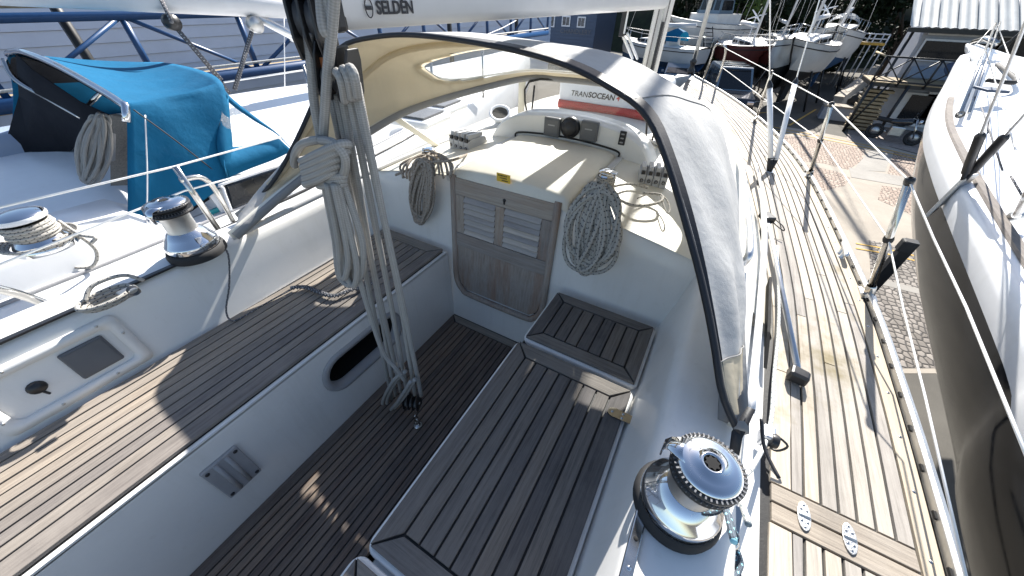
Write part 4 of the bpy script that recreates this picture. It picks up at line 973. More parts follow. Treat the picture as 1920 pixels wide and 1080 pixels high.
ground_mat('old_concrete', (.25, .235, .21), (.36, .34, .31), 25)
setts('pink_setts', (.10, .085, .07), (.26, .19, .15), (.40, .32, .26), 9.0, .8)
setts('dark_setts', (.05, .045, .04), (.13, .115, .10), (.25, .225, .20), 9.0, .7)
k = N('brick_paving'); br = k.n('ShaderNodeTexBrick'); br.inputs['Scale'].default_value = 4.0; br.inputs['Color1'].default_value = (.27, .21, .18, 1); br.inputs['Color2'].default_value = (.36, .30, .26, 1); br.inputs['Mortar'].default_value = (.12, .11, .10, 1)
k.l(k.coord(), br.inputs['Vector']); k.col(br.outputs[0]); k.set(Roughness=.85)
simple('yellow_paint', (.50, .30, .05), .75, var=.35, scale=30)
simple('white_paint', (.6, .59, .56), .75, var=.35, scale=30)
simple('dark_hull', (.012, .013, .016), .06, .0, var=.04, spec=.3)
simple('cladding_blue', (.50, .58, .73), .45, var=.06, scale=2)
simple('truss_blue', (.012, .06, .17), .4)
simple('navy_board', (.035, .06, .11), .55, var=.2)
simple('black_steel', (.012, .013, .015), .45)
simple('window_dark', (.012, .014, .018), .08)
simple('white_frame', (.62, .63, .65), .5)
simple('roof_sheet', (.50, .51, .49), .55, var=.16, scale=1.4)
simple('wall_render', (.33, .35, .40), .7, var=.1)
simple('blue_panel', (.22, .29, .40), .5)
simple('timber', (.36, .28, .17), .8, var=.3, scale=6)
simple('car_black', (.012, .013, .016), .12, coat=.8, var=.03)
simple('car_blue', (.12, .17, .22), .16, coat=.8, var=.03)
simple('antifoul_blue', (.02, .07, .17), .8)
simple('antifoul_black', (.02, .02, .022), .8)
simple('antifoul_red', (.085, .012, .011), .5)
simple('far_white', (.56, .56, .55), .35, var=.1, scale=2)
simple('teal', (.02, .30, .34), .4)
simple('rust', (.16, .08, .04), .8)
k = N('leaf'); oi = k.n('ShaderNodeObjectInfo'); f = k.noise(k.coord(), 1.5, 4)
k.col(k.ramp(f, [(.3, (.005, .009, .004)), (.7, (.016, .026, .009))])); k.set(Roughness=.7, Specular_IOR_Level=.15)
k = N('leaf_light'); f = k.noise(k.coord(), 1.5, 4); k.col(k.ramp(f, [(.3, (.04, .07, .015)), (.7, (.11, .15, .035))])); k.set(Roughness=.7, Specular_IOR_Level=.2)
simple('bark', (.06, .045, .035), .9)

gelcoat('shaded_white_gelcoat', (.30, .36, .46), .4, .2)  # white gelcoat with the hood's shade put into a blue-grey colour
# ================================================================== ground
q = MB(); q.add([V((x, y, GZ)) for x, y in ((-250, -250), (250, -250), (250, 250), (-250, 250))], [(0, 1, 2, 3)]); struct(q.build('ground', 'asphalt'))
def patch(name, pix, mat, lift):
    q = MB(); q.add([PZ(u, v, GZ + lift) for u, v in pix], [tuple(range(len(pix)))]); return struct(q.build(name, mat))
patch('concrete_path', [(1462, 236), (1530, 247), (1640, 268), (1760, 300), (1780, 560), (1760, 700), (1680, 700), (1560, 420), (1470, 290)], 'concrete', .004)
patch('sett_paving', [(1468, 253), (1540, 262), (1622, 280), (1618, 300), (1590, 318), (1545, 306), (1480, 300)], 'pink_setts', .008)
patch('sett_paving', [(1508, 308), (1570, 322), (1594, 334), (1584, 348), (1545, 357), (1520, 350)], 'pink_setts', .008)
patch('sett_paving', [(1676, 285), (1752, 305), (1750, 342), (1664, 326)], 'pink_setts', .008)
patch('sett_paving', [(1654, 348), (1742, 360), (1745, 425), (1700, 398), (1646, 374)], 'pink_setts', .008)
patch('sett_paving', [(1628, 450), (1750, 475), (1770, 690), (1660, 690), (1636, 560)], 'dark_setts', .008)
patch('paving_slab', [(1630, 283), (1672, 288), (1660, 322), (1600, 318)], 'old_concrete', .010)
patch('paving_slab', [(1592, 314), (1735, 338), (1735, 356), (1596, 332)], 'old_concrete', .012)
patch('paving_slab', [(1640, 520), (1740, 545), (1742, 556), (1638, 530)], 'old_concrete', .012)
patch('brick_pavement', [(1592, 230), (1640, 233), (1770, 258), (1770, 300), (1670, 275), (1588, 262)], 'brick_paving', .012)
def line(pix, wd, mat, name):
    pts = [PZ(u, v, GZ + .016) for u, v in pix]; q = MB(); rows = []
    for i, p in enumerate(pts):
        d = (pts[min(i + 1, len(pts) - 1)] - pts[max(0, i - 1)]).normalized(); n_ = V((-d.y, d.x, 0)) * wd / 2; rows.append([p - n_, p + n_])
    q.grid(rows, False); o = q.build(name, mat); return struct(o)
for dy in (0, 5): line([(1450, 238 + dy), (1560, 259 + dy), (1640, 275 + dy), (1760, 303 + dy)], .09, 'yellow_paint', 'road_marking')
for dy in (0, 9): line([(1605, 456 + dy), (1660, 466 + dy), (1760, 490 + dy)], .06, 'yellow_paint', 'road_marking')
line([(1390, 199), (1420, 190), (1460, 192)], .12, 'white_paint', 'road_marking'); line([(1480, 235), (1530, 205)], .1, 'yellow_paint', 'road_marking')
line([(1395, 215), (1440, 210)], .1, 'yellow_paint', 'road_marking')

# ================================================================== right-hand yacht
RY = thing('neighbouring_yacht', (4.0, 5, GZ), 'dark grey hulled yacht with white deck close on the right', 'yacht')
g_ = [PZ(2040, 900, .52), PZ(1960, 690, .55), PZ(1920, 600, .57), PZ(1820, 402, .61), PZ(1772, 300, .66), PZ(1752, 235, .71), PZ(1762, 185, .77), PZ(1785, 140, .84), PZ(1800, 108, .92)]
g_ = [V((1.75, -1.0, .5))] + g_; gc = cr(g_, 6)
q = MB(); rows = []
for i, p in enumerate(gc):
    t = min(1, max(0, (p.y - 3) / 6.0)); f_ = 1 - t * t
    rows.append([p + V((0, 0, -.03))] + [p + V((lerp(a_, b_, t), -t * y_, -z_)) for a_, b_, y_, z_ in ((-.01, .06, 0, .18), (.05, .20, .05, .4), (.15, .34, .1, .6), (.30, .50, .2, .8), (.48, .66, .3, 1.0), (.70, .82, .4, 1.2), (1.2, .95, .6, 1.5), (2.0, 1.1, .8, 1.7))])
q.grid(rows); q.build('hull', 'dark_hull', RY)
q = MB(); rows = []
for p in gc: rows.append([p + V((-.006, 0, -.12)), p + V((-.016, 0, -.04)), p + V((-.010, 0, .025)), p + V((.03, 0, .045)), p + V((.10, 0, .045)), p + V((.115, 0, .01))])
q.grid(rows); q.build('gunwale', 'neighbour_white', RY)
q = MB(); rows = []
for p in gc:
    t = min(1, max(0, (p.y - 3) / 6.5)); far = max(p.x + .3, 6.2 - 2.2 * t); rows.append([V((lerp(p.x + .11, far, s_), p.y, p.z + .012 + (.34 * (1 - t) + .05) * math.sin(math.pi * min(1, s_ * 1.0)) * .8)) for s_ in [k_ / 10 for k_ in range(11)]])
q.grid(rows); q.build('deck', 'neighbour_white', RY)
q = MB(); rows = []
for p in gc[8:42]: rows.append([p + V((.04, 0, .047)), p + V((.045, 0, .062)), p + V((.085, 0, .062)), p + V((.09, 0, .047))])
q.grid(rows, False); q.build('teak_rail', 'teak_cockpit', RY)
# rigging screws and shrouds
rp = PZ(1802, 345, .66)
q = MB(); q.prism([rp + V(p) for p in ((-.035, -.03, .06), (.03, .03, .07), (.03, .05, -.02), (-.06, -.05, -.22))], [rp + V(p) for p in ((-.02, -.05, .06), (.045, .01, .07), (.045, .03, -.02), (-.045, -.07, -.22))]); cp2 = q.build('chainplate', 'satin_metal', RY, bevel=.006)
for (u1, v1), (u2, v2) in (((1838, 255), (1920, 90)), ((1882, 258), (1990, 130))):
    m1 = PZ(u1, v1, .98); d = (m1 - rp).normalized(); q = MB(); q.tube([rp, rp + d * .12, rp + d * .13, m1, m1 + d * .02], [.012, .012, .021, .021, .012], 10); q.build('rigging_screw', 'black_plastic', RY)
    q = MB(); q.tube([m1, m1 + d * 7], .0065, 6); q.build('shroud', 'wire', RY)
def rstan(u, v, u2, v2, z0, h):
    b = PZ(u, v, z0); t = PZ(u2, v2, z0 + h); q = MB(); q.tube([b, t], .014, 10); o = q.build('stanchion', 'stainless', RY)
    q = MB(); q.lathe([(.03, 0), (.022, .03), (.016, .035)], b, t - b, 12); q.build('foot', 'satin_metal', o); return b, t
s1 = rstan(1800, 215, 1868, 42, .80, .52); s2 = rstan(1905, 405, 1965, 300, .68, .5)
q = MB(); q.tube([s1[0] + V((.1, .15, 0)), s1[1] + V((.08, .1, 0))], .012, 8); q.build('stanchion', 'stainless', RY)
for k_ in (1.0, .55): q = MB(); q.tube([PZ(1815, 100, 1.1) if k_ == 1 else PZ(1815, 110, 1.0), lerp(*s1, k_), lerp(*s2, k_), lerp(*s2, k_) + V((-.1, -2.2, 0))], .004, 6); q.build('lifeline', 'vinyl_wire', RY)
q = MB(); q.tube(cr([PZ(1870, 120, .95), PZ(1905, 148, .95), PZ(1895, 155, .95), PZ(1850, 150, .95)], 3), .02, 6); q.build('hatch_rim', 'black_rubber', RY)
q = MB(); q.box(PZ(1858, 168, .93), (.16, .20, .02), rotz(.2)); q.build('solar_pad', 'navy_board', RY, bevel=.004)
for a, b in (((1840, 200), (1880, 320)), ((1895, 330), (1930, 390)), ((1858, 182), (1852, 250))): q = MB(); q.tube([PZ(*a, .93), PZ(*b, .86)], .004, 6); q.build('jackline', 'rope_dark', RY)
bw = gc[-1]; q = MB(); q.prism([bw + V(p) for p in ((-.1, -.9, .05), (.05, .35, .16), (.22, .33, .16), (.5, -.8, .05))], [bw + V(p) for p in ((-.02, -.9, -.14), (.08, .25, .05), (.2, .25, .05), (.45, -.8, -.14))]); q.build('bow_nose', 'neighbour_white', RY, bevel=.03)
q = MB(); q.tube([bw + V((.12, .30, .18)), bw + V((.16, .1, .24)), bw + V((.2, -.2, .2))], .035, 8); q.build('bow_roller', 'stainless', RY)
q = MB(); f0 = PZ(1882, 88, 1.05); q.tube([f0 + V((0, 0, -.10)), f0, f0 + V((.02, -.03, .08)), f0 + V((.5, -.9, 2.6))], [.045, .045, .022, .026], 10); q.build('furler', 'black_plastic', RY)

# stand posts under the boats
def stand(top, foot, label, grp='boat stands under the hulls'):
    t = thing('boat_stand', tuple(foot), label, 'stand'); q = MB(); q.box((V(top) + V(foot)) / 2, (.045, .045, (V(top) - V(foot)).length)); q.build('post', 'black_steel', t)
    q = MB(); q.box(V(top) + V((-.01, 0, -.03)), (.05, .05, .06)); q.build('pad', 'black_rubber', t, bevel=.008)
    q = MB(); q.box(V(foot) + V((0, 0, .05)), (.5, .12, .08)); q.box(V(foot) + V((0, 0, .05)), (.12, .5, .07)); q.build('base', 'black_steel', t); return t
pt = PX(1712, 452, 1.72); stand(pt, (1.72, pt.y, GZ), 'black steel boat stand beside the stanchion near the starboard rail')

# ================================================================== left-hand yacht
LY = thing('neighbouring_yacht', (-3.1, 3, GZ), 'white yacht with blue sprayhood close alongside on the left', 'yacht')
le = smooth_tab([(-3, -1.55), (-.4, -1.56), (.6, -1.58), (2.0, -1.72), (3.5, -1.98), (5.3, -2.45), (6.8, -2.95), (7.6, -3.2)])
ysL = [-3 + 10.6 * i / 40 for i in range(41)]
def lz(y): return .40 + .010 * max(0, y - .5) ** 1.6
q = MB(); q.grid([[V((interp(le, y) - .05 - (interp(le, y) - .05 + 6.4 + interp(le, y) + .1) * s_, y, lz(y) + .12 * math.sin(math.pi * s_))) for s_ in [k_ / 8 for k_ in range(9)]] for y in ysL]); q.build('deck', 'neighbour_white', LY)
q = MB(); q.grid([[V((interp(le, y) + dx, y, lz(y) + dz)) for dx, dz in ((-.06, .0), (-.02, .012), (0, -.01), (.03, -.18), (.02, -.6), (-.2, -1.2), (-.9, -1.6))] for y in ysL]); q.build('hull', 'neighbour_white', LY)
for dx, ya, yb, mt_ in ((-.035, -.02, 2.6, 'black_plastic'), (-.20, -.35, 3.0, 'mid_grey_plastic'), (-.31, -.6, 3.2, 'mid_grey_plastic')):
    q = MB(); q.tube([V((interp(le, lerp(ya, yb, i / 12)) + dx, lerp(ya, yb, i / 12), lz(lerp(ya, yb, i / 12)) + .022)) for i in range(13)], .010, 6); q.build('genoa_track', mt_, LY)
# coaming with winch
cx = -1.93
q = MB(); sec = [(-1.80, .40), (-1.83, .52), (-1.87, .60), (-1.90, .615), (-2.10, .615), (-2.14, .59), (-2.16, .1)]
q.grid([[V((x, y, z if z < .45 else lerp(.42, z, k_))) for x, z in sec] for y, k_ in ((-2, 1), (-.3, 1), (.15, 1), (.42, .95), (.55, .3))]); q.build('coaming', 'neighbour_white', LY)
wc = PZ(84, 455, .63); w2 = MB(); w2.lathe([(.10, -.02), (.10, .0), (.086, .02), (.068, .04), (.055, .06), (.055, .1), (.066, .112), (.078, .12), (.078, .135), (.066, .142), (.05, .148), (.02, .152), (0, .152)], wc, seg=32); wn = w2.build('winch', 'chrome', LY)
q = MB()
for k_ in range(5): q.tube(cr([wc + V(((.072 + .004 * (k_ % 2)) * math.cos(a), (.072 + .004 * (k_ % 2)) * math.sin(a), .045 + .013 * k_)) for a in [2 * math.pi * j / 10 for j in range(10)]], 3, True), .0075, 7, True)
for k_ in range(3): q.tube(cr([wc + V(((.105 + .01 * k_) * math.cos(a), (.105 + .008 * k_) * math.sin(a), .012 + .006 * k_)) for a in [2 * math.pi * j / 10 for j in range(10)]], 3, True), .007, 7, True)
q.tube(cr([wc + V((.1, .02, .03)), PZ(140, 440, .64), PZ(180, 470, .52), PZ(172, 500, .44), PZ(120, 500, .44), PZ(60, 490, .46)], 6), .007, 7)
q.tube(cr([wc + V((-.05, .09, .05)), PZ(150, 440, .66), PZ(178, 445, .66), PZ(172, 455, .64)], 6), .007, 7)
tag(q.build('winch_rope', 'rope_fleck'), 'pale rope wound round the winch of the left-hand yacht', 'rope')
q = MB(); q.lathe([(.08, .118), (.083, .128), (.08, .137)], wc, seg=32); q.build('jaw', 'white_plastic', wn)
# cockpit well, far side, cabin
q = MB(); q.add([V(p) for p in ((-2.16, -3, .1), (-2.16, .8, .1), (-3.9, .8, .1), (-3.9, -3, .1))], [(0, 1, 2, 3)]); q.build('cockpit_sole', 'shaded_white_gelcoat', LY)
q = MB(); q.grid([[V((-3.85, y, .1)), V((-3.95, y, .55)), V((-4.0, y, .62)), V((-4.3, y, .62)), V((-4.4, y, .4))] for y in (-3, .8)]); q.build('far_coaming', 'shaded_white_gelcoat', LY)
q = MB(); q.box((-3.3, -.6, .78), (.9, .5, .12)); q.build('seat_back', 'shaded_white_gelcoat', LY, bevel=.02)
q = MB(); rows = []
for y, sh_ in ((.80, 1), (1.6, 1), (2.6, .95), (3.6, .8), (4.6, .55), (5.4, .08)):
    e_ = min(-1.80, interp(le, y) - .22); c_ = -3.1; hgt = .19 * sh_; rows.append([V((e_, y, lz(y) + .0)), V((e_ - .05, y, lz(y) + hgt * .85)), V((e_ - .11, y, lz(y) + hgt)), V((c_, y, lz(y) + hgt + .12 * sh_)), V((2 * c_ - e_ + .11, y, lz(y) + hgt)), V((2 * c_ - e_, y, lz(y)))])
q.grid(rows, False); q.add(rows[0], [(0, 1, 2, 3, 4, 5)]); q.build('coachroof', 'neighbour_white', LY, bevel=.03)
q = MB(); q.prism([V((-1.792, .86, .435)), V((-1.792, 1.30, .44)), V((-1.828, 1.46, .565)), V((-1.828, .90, .565))], [V((-1.84, .86, .435)), V((-1.84, 1.30, .44)), V((-1.86, 1.46, .565)), V((-1.86, .90, .565))]); wd_ = q.build('cabin_window', 'window_dark', LY, bevel=.008)
q = MB(); q.tube(cr([V((-1.794, .845, .43)), V((-1.82, .875, .56)), V((-1.825, .91, .582)), V((-1.825, 1.48, .578))], 4), .009, 6); q.build('frame', 'white_plastic', wd_)
q = MB(); q.slab([(interp(le, .75) - .24, .75, lz(.75) + .03), (interp(le, 1.6) - .24, 1.6, lz(1.6) + .03), (interp(le, 1.6) - .24, 1.6, lz(1.6) + .055), (interp(le, .75) - .24, .75, lz(.75) + .055)], (-.02, 0, 0)); q.build('teal_stripe', 'teal', LY)
for u, v in ((790, 222), (827, 200)):
    p = PZ(u, v, .84); p.x = max(p.x, -3.4); q = MB(); q.box(p, (.30, .32, .05), rotz(.1)); h_ = q.build('deck_hatch', 'white_plastic', LY, bevel=.02); q = MB(); q.box(p + V((0, 0, .034)), (.22, .24, .012), rotz(.1)); q.build('pane', 'grey_plastic', h_)
q = MB(); q.slab([PX(205, 215, -2.7), PX(242, 222, -2.62), PX(242, 375, -2.55), PX(208, 380, -2.62)], (0, .03, 0)); q.build('cabin_door', 'teak_cockpit', LY)
q = MB(); q.slab([PX(178, 250, -2.6), PX(203, 252, -2.58), PX(203, 305, -2.58), PX(180, 302, -2.6)], (0, .04, 0)); q.build('instrument', 'mid_grey_plastic', LY, bevel=.005)
coil('rope_coil', 'grey rope coil hanging in the cockpit of the left-hand yacht', PX(192, 215, -2.5), PX(168, 345, -2.5), .13, .009, 'rope_grey', 16, (.8, -.5, 0), 21, wtop=.6)
# lines and stanchions on its deck
for A3, B3 in (((420, 154), (700, 112)),):
    q = MB(); q.tube([PX(*A3, -4.5), PX(*B3, -4.6)], .010, 6); q.build('lifeline', 'vinyl_wire', LY)
st0 = PX(568, 122, -4.4); q = MB(); q.tube([st0, st0 + V((0, -.02, -.75))], .018, 8); q.build('stanchion', 'stainless', LY)
q = MB(); q.tube([PX(532, 5, -3.2), PX(534, 170, -3.2)], .005, 6); q.build('backstay', 'wire', LY)
for u, yy_ in ((700, 0), (815, 0), (905, 0)):
    p = PX(u, 250 - (u - 700) * .45, -2.1); p.z = lz(p.y); q = MB(); q.tube([p, p + V((0, .02, .62))], .013, 8); q.build('stanchion', 'stainless', LY)
q = MB(); q.tube([V((interp(le, y) - .09, y, lz(y) + .6)) for y in (1.6, 2.6, 3.6, 4.6, 5.6, 6.6)], .005, 6); q.build('lifeline', 'vinyl_wire', LY)
# its boom, kicker and sheet
LB = thing('boom', tuple(PX(190, 0, -3.1)), 'pale boom of the left-hand yacht with kicker strut and sheet block', 'boom')
b0, b1 = PX(150, -14, -3.1), PX(640, 20, -3.0); d = (b1 - b0).normalized(); q = MB(); q.tube([b0 - d * .5, b1 + d * .8], .085, 16); q.build('spar', 'painted_spar', LB)
q = MB(); q.tube([PX(482, 32, -3.05), PX(610, 100, -3.0)], .035, 10); q.tube([PX(545, 66, -3.05), PX(640, 118, -3.0)], .045, 10); q.build('kicker_strut', 'aluminium', LB)
q = MB(); c_ = PX(478, 46, -3.0); q.lathe([(.0, -.03), (.06, -.03), (.06, .03), (0, .03)], c_, (1, .2, 0), 16); bk_ = q.build('sheet_block', 'satin_metal', LB)
for (u1, v1), (u2, v2), r_ in (((472, 60), (440, 168), .016), ((320, 40), (415, 150), .016), ((325, 48), (432, 175), .010), ((303, 0), (322, 42), .014)): q = MB(); q.tube([PX(u1, v1, -3.0), PX(u2, v2, -2.9)], r_, 6); q.build('sheet', 'rope_dark', LB)
q = MB(); q.lathe([(.0, -.03), (.05, -.03), (.05, .03), (0, .03)], PX(322, 42, -3.0), (1, 0, 0), 14); q.build('sheet_block', 'black_plastic', LB)
# blue sprayhood
BH = thing('sprayhood', tuple(PX(242, 460, -1.9)), 'bright blue canvas sprayhood with chrome hoop on the left-hand yacht', 'sprayhood')
aH = [PX(240, 462, -1.86), PX(239, 330, -1.9), PX(237, 212, -1.96), PX(225, 192, -2.02), PX(170, 158, -2.3), PX(105, 122, -2.65), PX(52, 100, -3.0), PX(28, 97, -3.3), PX(14, 110, -3.7), PX(25, 190, -4.05), PX(14, 330, -4.2)]
fH = [PX(432, 338, -1.85), PX(436, 270, -1.90), PX(424, 180, -1.98), PX(412, 150, -2.06), PX(385, 135, -2.35), PX(350, 125, -2.65), PX(318, 119, -3.0), PX(292, 117, -3.3), PX(270, 122, -3.7), PX(262, 160, -4.05), PX(262, 230, -4.2)]
A2, F2 = cr(aH, 5), cr(fH, 5); n_ = len(A2)
def bsag(i, t): 
    p = lerp(A2[i], F2[i], t); k_ = math.sin(math.pi * t); fr_ = i / (n_ - 1)
    sag = -.06 * k_ * (1 if .28 < fr_ < .75 else .25) + .007 * math.sin(i * 1.5) * k_
    return p + V((0, 0, sag)) + V((.007 * math.sin(t * 9 + i * .6) * k_, 0, 0))
q = MB(); q.grid([[bsag(i, t / 16) for i in range(n_)] for t in range(17)]); q.build('canvas', 'blue_canvas', BH, solid=.004)
q = MB(); q.grid([[bsag(i, t / 16) - V((.03, 0, .03)) for i in range(n_)] for t in range(17)]); q.build('lining', 'hood_inside_dark', BH)  # added inner sheet, blackened to paint the shade under the blue canvas
q = MB(); q.tube(A2[9:40], .018, 8); q.build('chrome_hoop', 'chrome', BH)
q = MB(); q.tube(cr([PX(8, 112, -3.7), PX(30, 150, -3.6), PX(90, 185, -3.4), PX(155, 222, -3.2)], 5), .016, 8); q.build('frame_hoop', 'stainless', BH)
q = MB(); q.tube([PX(155, 208, -3.0), PX(192, 170, -2.8)], .012, 6); q.build('strut', 'stainless', BH)
# added dark sheet: the open hood's shaded inside put into its colour
q = MB(); q.grid([[PX(u, v, x_) for u, v, x_ in r_] for r_ in ([(30, 100, -3.3), (60, 130, -3.1), (150, 190, -2.9), (205, 215, -2.75)], [(36, 180, -3.9), (70, 200, -3.7), (150, 230, -3.3), (160, 260, -3.1)], [(0, 305, -4.1), (60, 290, -3.9), (130, 285, -3.6), (145, 270, -3.4)])]); q.build('dark_inside_sheet', 'hood_inside_dark', BH, solid=.004)
tip = PX(548, 280, -1.87); lowf = [PX(425, 330, -1.93), PX(470, 312, -1.96), PX(515, 297, -2.0), tip]
q = MB(); U_ = cr([PX(412, 150, -2.06), PX(430, 180, -2.0), PX(480, 220, -1.96), PX(520, 250, -1.92), tip], 4); W_ = cr([PX(412, 235, -1.93), PX(410, 268, -1.91), PX(450, 275, -1.90), PX(505, 262, -1.90), PX(520, 257, -1.90)], 4)
q.grid([U_, [lerp(a, b, .12) for a, b in zip(U_, W_)]]); q.build('front_edge', 'blue_canvas', BH, solid=.004)
q = MB(); q.grid([[lerp(a, b, .10) for a, b in zip(U_, W_)], [lerp(a, b, .5) + V((.02, 0, .01)) for a, b in zip(U_, W_)], W_]); q.build('window', 'vinyl_scuffed', BH)
q = MB(); q.grid([W_, cr([PX(425, 335, -1.84), PX(432, 332, -1.84), PX(470, 316, -1.84), PX(515, 299, -1.845), PX(548, 283, -1.86)], 4)]); q.build('skirt', 'blue_canvas', BH, solid=.004)
q = MB(); q.grid([cr([PX(410, 240, -1.925), PX(406, 268, -1.90), PX(412, 300, -1.87)], 4), cr([PX(428, 180, -1.985), PX(434, 270, -1.895), PX(430, 338, -1.845)], 4)]); q.build('side_panel', 'blue_canvas', BH, solid=.004)
for pts in ([PX(248, 205, -1.945), PX(330, 265, -1.91), PX(400, 320, -1.89), PX(428, 342, -1.88)], [PX(270, 215, -1.94), PX(274, 330, -1.89), PX(272, 445, -1.85)]):
    q = MB(); q.tube(cr([p + V((.012, 0, 0)) for p in pts], 5), .0035, 5); q.build('piping', 'white_plastic' if pts[0].x < 0 and len(pts) == 3 else 'black_trim', BH)

# ================================================================== long clad building and steel walkway on the left
LBX = -13.0
BL = thing('clad_building', (LBX, 6, GZ), 'long pale blue clad shed behind the left-hand yacht', 'building')
zt = 3.0
pz = [PX(0, v, LBX).z for v in (0, 12)]
for k_ in range(22):
    z0 = GZ + k_ * .28; q = MB(); q.slab([(LBX, -22, z0), (LBX, 30, z0), (LBX - .03, 30, z0 + .272), (LBX - .03, -22, z0 + .272)], (-.05, 0, 0)); q.build('cladding_board', 'cladding_blue', BL)
q = MB(); q.box((LBX - 3, 4, GZ + 3.1), (5.8, 51.8, 6.1)); q.build('wall', 'cladding_blue', BL)
TX = -10.5
TR = thing('steel_walkway', (TX, 4, GZ), 'blue steel truss walkway running in front of the clad shed', 'walkway')
ztop, zbot = PX(100, 32, TX).z, PX(100, 186, TX).z
def bar(a, b, w_, nm, mt_='truss_blue'): q = MB(); q.tube([V(a), V(b)], w_, 4); return q.build(nm, mt_, TR)
bar((TX, -12, ztop), (TX, 24, ztop), .10, 'top_chord'); bar((TX, -12, zbot), (TX, 24, zbot), .16, 'bottom_chord'); bar((TX - .1, -12, ztop + .16), (TX - .1, 24, ztop + .16), .05, 'handrail', 'timber'); bar((TX + .05, -12, zbot + .22), (TX + .05, 24, zbot + .22), .035, 'edge_strip', 'white_paint')
ys_ = [-12 + 2.25 * i for i in range(17)]
for i, y_ in enumerate(ys_):
    bar((TX, y_, zbot), (TX, y_, ztop), .07, 'upright')
    if i + 1 < len(ys_):
        if i % 2: bar((TX, y_, ztop), (TX, ys_[i + 1], zbot), .05, 'diagonal')
        else: bar((TX, y_, zbot), (TX, ys_[i + 1], ztop), .05, 'diagonal')
for y_ in (-9, -3, 3, 9, 15, 21): bar((TX - .5, y_, GZ), (TX - .5, y_, ztop + 1.5), .10, 'column', 'black_steel')
q = MB(); q.box((TX - .8, 6, zbot - .1), (1.6, 36, .08)); q.build('walkway_deck', 'timber', TR)

# ================================================================== chandlery (dark boards, white windows)
CH = thing('boarded_building', (-7, 36, GZ), 'dark blue boarded building with white windows beyond the boom', 'building')
CY = 36.0; cxa, cxb = PY(690, 40, CY).x, PY(1118, 40, CY).x
for k_ in range(24):
    z0 = GZ + k_ * .26; q = MB(); q.slab([(cxa, CY, z0), (cxb, CY, z0), (cxb, CY + .03, z0 + .25), (cxa, CY + .03, z0 + .25)], (0, .06, 0)); q.build('board', 'navy_board', CH)
q = MB(); q.box(((cxa + cxb) / 2, CY + 3, GZ + 3.1), (cxb - cxa - .1, 5.8, 6.2)); q.build('wall', 'navy_board', CH)
def cwin(u0, v0, u1, v1):
    a, b = PY(u0, v0, CY - .03), PY(u1, v1, CY - .03); cx_, cz_ = (a.x + b.x) / 2, (a.z + b.z) / 2; w_, h_ = abs(b.x - a.x), max(.5, abs(a.z - b.z))
    q = MB(); q.box((cx_, CY - .03, cz_), (w_ + .16, .08, h_ + .16)); o = q.build('window', 'white_frame', CH)
    for s_ in (-1, 1): q = MB(); q.box((cx_ + s_ * w_ * .26, CY - .08, cz_), (w_ * .44, .03, h_ * .94)); q.build('pane', 'window_dark', o)
for wv in ((1024, 30, 1038, 49), (1056, 31, 1067, 48), (1085, 33, 1095, 50), (988, 28, 996, 42), (1003, 28, 1011, 42), (875, 36, 890, 54), (914, 34, 932, 56), (955, 30, 972, 54)): cwin(*wv)
text_mesh('CHANDLERY', .5, PY(1050, 62, CY - .08), (1, 0, 0), (0, 0, 1), 'lettering', 'grey_plastic', CH)
q = MB(); a, b = PY(760, 46, 33.0), PY(1010, 52, 33.0)
RL = thing('railing', (a.x, 33, GZ), 'thin white railing in front of the boarded building', 'railing')
for k_ in range(14): q = MB(); x_ = lerp(a.x, b.x, k_ / 13); q.tube([V((x_, 33, GZ)), V((x_, 33, a.z + .6))], .03, 5); q.build('post', 'white_frame', RL)
for h_ in (.6, .1): q = MB(); q.tube([V((a.x, 33, a.z + h_)), V((b.x, 33, a.z + h_))], .03, 5); q.build('rail', 'white_frame', RL)

